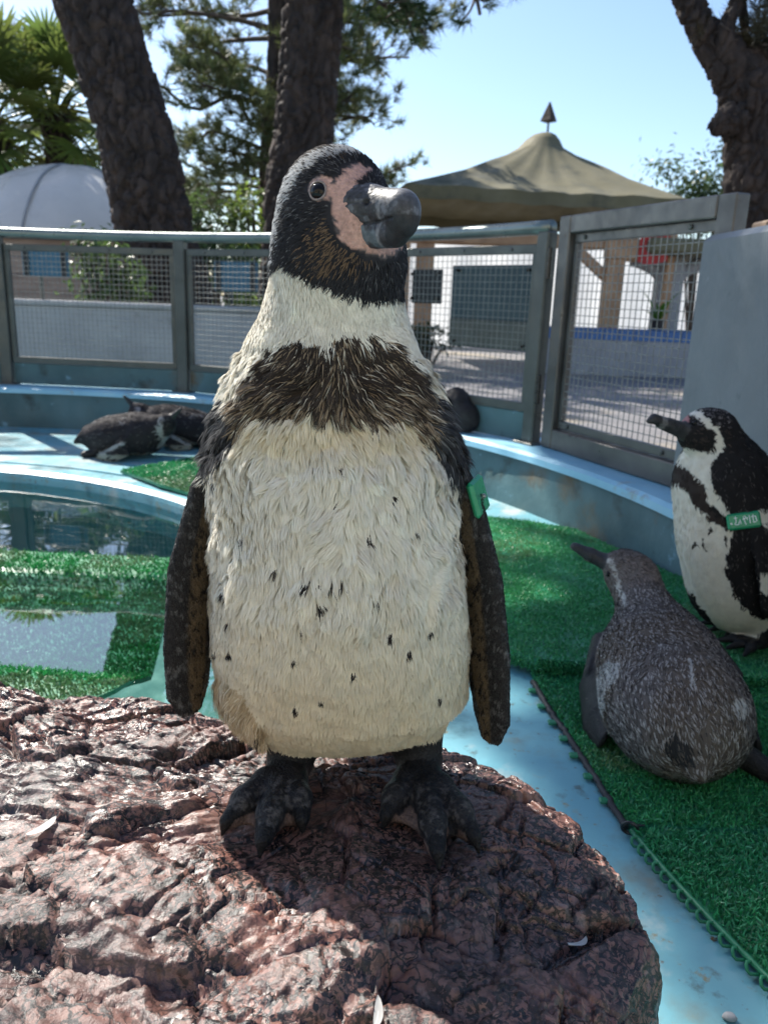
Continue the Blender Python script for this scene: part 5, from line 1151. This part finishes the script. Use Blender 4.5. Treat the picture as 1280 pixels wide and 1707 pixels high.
# --- lying on the mat, back to the viewer
pl = SDF(); ax = nrm(A([.10, 1., .16])); Rl = basis(ax)
pl.add(ell((.512, 1.255, .108), (.19, .117, .094), Rl), .04); pl.add(ell((.527, 1.34, .122), (.12, .098, .078), Rl), .04); pl.add(ell((.505, 1.18, .100), (.12, .112, .088), Rl), .04)
hc3 = A([.512, 1.525, .222]); pl.add(cone((.532, 1.41, .145), hc3 + A([.008, .0, -.012]), .062, .044), .04); fv = nrm(A([-.74, .38, .42])); Rf = basis(fv); pl.add(ell(hc3, (.060, .043, .045), Rf), .025)
bt3 = at(957, 911, Y=1.565); b03 = hc3 + nrm(bt3 - hc3) * .044; pl.add(cone(b03, lerp(b03, bt3, .55), .018, .0135), .008, 'bill'); pl.add(cone(lerp(b03, bt3, .55), bt3, .0135, .0085), .006, 'bill'); pl.add(cone(b03 + A([0, 0, -.010]), lerp(b03, bt3, .8) + A([0, 0, -.006]), .010, .006), .004, 'bill')
pl.add(blade([(.425, 1.40, .12), (.395, 1.34, .075), (.385, 1.26, .04), (.39, 1.20, .028)], [.035, .04, .035, .018], [.014, .011, .009, .006], nrm((.2, .3, .9))), .012, 'foot')
pl.add(blade([(.635, 1.40, .12), (.665, 1.34, .075), (.668, 1.26, .04), (.66, 1.20, .028)], [.035, .04, .035, .018], [.014, .011, .009, .006], nrm((-.2, .3, .9))), .012, 'foot')
pl.add(cone((.505, 1.13, .12), (.497, 1.055, .070), .034, .012), .03); pl.add(cone((.62, 1.15, .035), (.66, 1.10, .024), .022, .014), .015, 'foot')
def lie_col(P, Nn, g):
    px, py = proj(P); n = len(P); r = g.random(n) if g is not None else np.full(n, .5); q = fbm(P, 18, 3, 9); c = A([.17, .150, .142]) * (.7 + .5 * q)[:, None]; wb_ = sstep(.45, .65, fbm(P, 8, 2, 12)); c = lerp(c, A([.15, .12, .095]), (wb_ * .8 * (P[:, 1] < 1.35))[:, None])
    c = np.where((r < .24)[:, None], A([.44, .41, .385]), c); c = np.where((r > .93)[:, None], A([.045, .04, .04]), c)
    j = jit(P, 6, 60, 5); x, y = px + j[:, 0], py + j[:, 1]
    wl = inpoly(x, y, [(995, 1120), (1010, 1100), (1035, 1105), (1028, 1130), (1008, 1145), (1005, 1190), (996, 1180)]) | inpoly(x, y, [(1222, 1160), (1236, 1165), (1246, 1185), (1236, 1196), (1222, 1180)]) | inpoly(x, y, [(1143, 1095), (1152, 1100), (1160, 1140), (1150, 1142)]); c = np.where((wl & (r < .8))[:, None], A([.52, .51, .49]), c)
    tl_ = (r < .7) & inpoly(x, y, [(1106, 1235), (1122, 1218), (1150, 1240), (1150, 1275), (1110, 1270)]); c = np.where(tl_[:, None], A([.04, .04, .042]), c)
    und = (P[:, 2] < .055) & (P[:, 1] < 1.35); c = np.where((und & (r < .75))[:, None], A([.34, .32, .28]), c)
    st = (dline(x, y, [(1013, 935), (1022, 950), (1030, 975), (1040, 1000), (1050, 1020), (1052, 1035)]) < 4.5); c = np.where((st & (P[:, 1] > 1.42))[:, None], A([.5, .49, .46]), c)
    hd = (P[:, 1] > 1.46) & (P[:, 2] > .17); c = np.where((hd & (r < .3))[:, None], A([.30, .25, .225]), c); c = np.where((hd & (r > .75))[:, None], A([.07, .055, .05]), c); return c
def lie_f(P, Nn, g):
    n = len(P); hd = (P[:, 1] > 1.47) & (P[:, 2] > .17); fl = np.where(hd[:, None], nrm(P - b03), np.tile(A([0, -1., -.25]), (n, 1)) + A([1., 0, 0]) * ((P[:, 0] - .515) * 2.5)[:, None]); fl = fl + (np.stack([fbm(P, 16, 2, 31), fbm(P, 16, 2, 32), fbm(P, 16, 2, 33)], 1) - .5) * .9
    return dict(flow=fl, len=np.where(hd, .008, .013), wid=np.full(n, .0016), lift=np.full(n, .13), ang=np.full(n, .15))
p3 = thing('penguin', (.515, 1.27, .010), 'grey brown penguin lying on the dark green mat with bill raised', 'penguin')
def lie_pink(V, N, c, reg):
    px, py = proj(V); k = (dline(px, py, [(1002, 930), (1000, 945), (994, 952)]) < 5) & (reg != 3) & (V[:, 1] > 1.42); c[k] = (.36, .22, .21); reg[k] = 1
finish(pl, .004, p3, lie_col, 50000, lie_f, 22, 2000, [], lie_pink, .003)
V, Q = pl.mesh(.006); bv3 = BVHTree.FromPolygons([tuple(v) for v in V], [tuple(q) for q in Q]); e_, n_ = hitb(bv3, 1013, 957); obj('eye', *sphere(e_ - n_ * .0025, .0062), M['eye'], p3, True)
# --- dozing pair on the far side of the pool
def dozer(c0, face, label, seed, tipz, group=None):
    """face: +1 bill towards +x, -1 towards -x"""
    d = SDF(); X = lambda x, y, z: A([c0[0] + face * x, c0[1] + y, c0[2] + z]); Rr = basis(A([face, -.12, .16])); d.add(ell(X(0, 0, .098), (.185, .118, .094), Rr), .05); d.add(ell(X(.10, -.01, .105), (.10, .10, .088), Rr), .05)
    h_ = X(.215, -.03, .15); d.add(cone(X(.13, -.02, .10), h_, .072, .044), .04); fv_ = nrm(A([face * .62, -.1, tipz])); d.add(ell(h_ + A([0, 0, .012]), (.052, .04, .042), basis(fv_)), .03)
    b_ = h_ + A([0, 0, .012]) + fv_ * .042; d.add(cone(b_, b_ + fv_ * .065, .0155, .007), .008, 'bill'); d.add(blade([X(.10, -.10, .11), X(.06, -.135, .06), X(.0, -.14, .025), X(-.06, -.13, .018)], [.034, .04, .034, .016], [.013, .011, .009, .006], nrm((.3, .1, .9))), .012, 'body')
    d.add(cone(X(-.15, .0, .09), X(-.215, .0, .055), .035, .010), .03); d.add(cone(X(-.10, -.06, .02), X(-.15, -.08, .012), .022, .014), .015, 'foot')
    def cf(P, Nn, g):
        n = len(P); r = g.random(n) if g is not None else np.full(n, .5); l = (P - A(c0)) * A([face, 1, 1]); q = fbm(P, 16, 3, seed); c = A([.042, .038, .042]) * (.7 + .6 * q)[:, None]; c = np.where((r < .12)[:, None], A([.13, .12, .12]), c)
        tp_ = (l[:, 2] > .15) & (l[:, 0] < .06) & (q > .52); c = np.where((tp_ & (r < .35))[:, None], A([.3, .29, .29]), c)
        w = (dline(l[:, 0], l[:, 2], [(.06, .085), (.0, .055), (-.05, .03)]) < .008) & (l[:, 1] < -.05) | ((dline(l[:, 0], l[:, 2], [(.212, .185), (.205, .13), (.225, .09), (.20, .06)]) < .013) & (l[:, 1] < 0)); c = np.where((w & (r < .85))[:, None], A([.42, .41, .41]), c)
        c = np.where(((l[:, 2] < .03) & (r < .6))[:, None], A([.35, .35, .30]), c); return c
    def ff(P, Nn, g): n = len(P); return dict(flow=np.tile(A([-face, 0, -.3]), (n, 1)), len=np.full(n, .016), wid=np.full(n, .004), lift=np.full(n, .12), ang=np.full(n, .15))
    root = thing('penguin', c0, label, 'penguin', group); finish(d, .007, root, cf, 7000, ff, seed, 300, [(h_ + A([face * .02, -.037, .022]), .006)], None, .004); return root
dozer((-1.24, 3.60, .004), 1, 'dark penguin dozing flat on the far pool rim beside the small mat', 31, .55)
dozer((-1.02, 3.90, .004), -1, 'penguin mostly hidden behind the dozing one with only its raised head showing', 32, .75)
# --- dark bundle on the kerb, mostly hidden by the tall penguin
kb = SDF(); k0 = pol(2.855, 39.8, .222); kt = nrm(pol(2.855, 35) - pol(2.855, 40))
for a, z, r_ in ((-.12, .06, .075), (-.03, .075, .085), (.05, .055, .07), (.0, .13, .05)): kb.add(ell(k0 + kt * a + A([0, 0, z]), (r_, .055, r_), np.stack([kt, np.cross(A([0, 0, 1.]), kt), A([0, 0, 1.])], 1)), .04)
V, Q = kb.mesh(.006); V[:, 2] = np.maximum(V[:, 2], .2235); V = V + vnormals(V, Q) * ((fbm(V, 18, 3, 5) - .5) * .02)[:, None]
M['dark_cloth'] = pmat('dark_cloth', [(.3, (.012, .010, .011)), (.7, (.03, .024, .024))], 12, .8, .3, 60, .004)
solo('dark_bundle', V, Q, M['dark_cloth'], 'dark rounded bundle resting on the kerb behind the tall penguin', 'bundle', smooth=True)
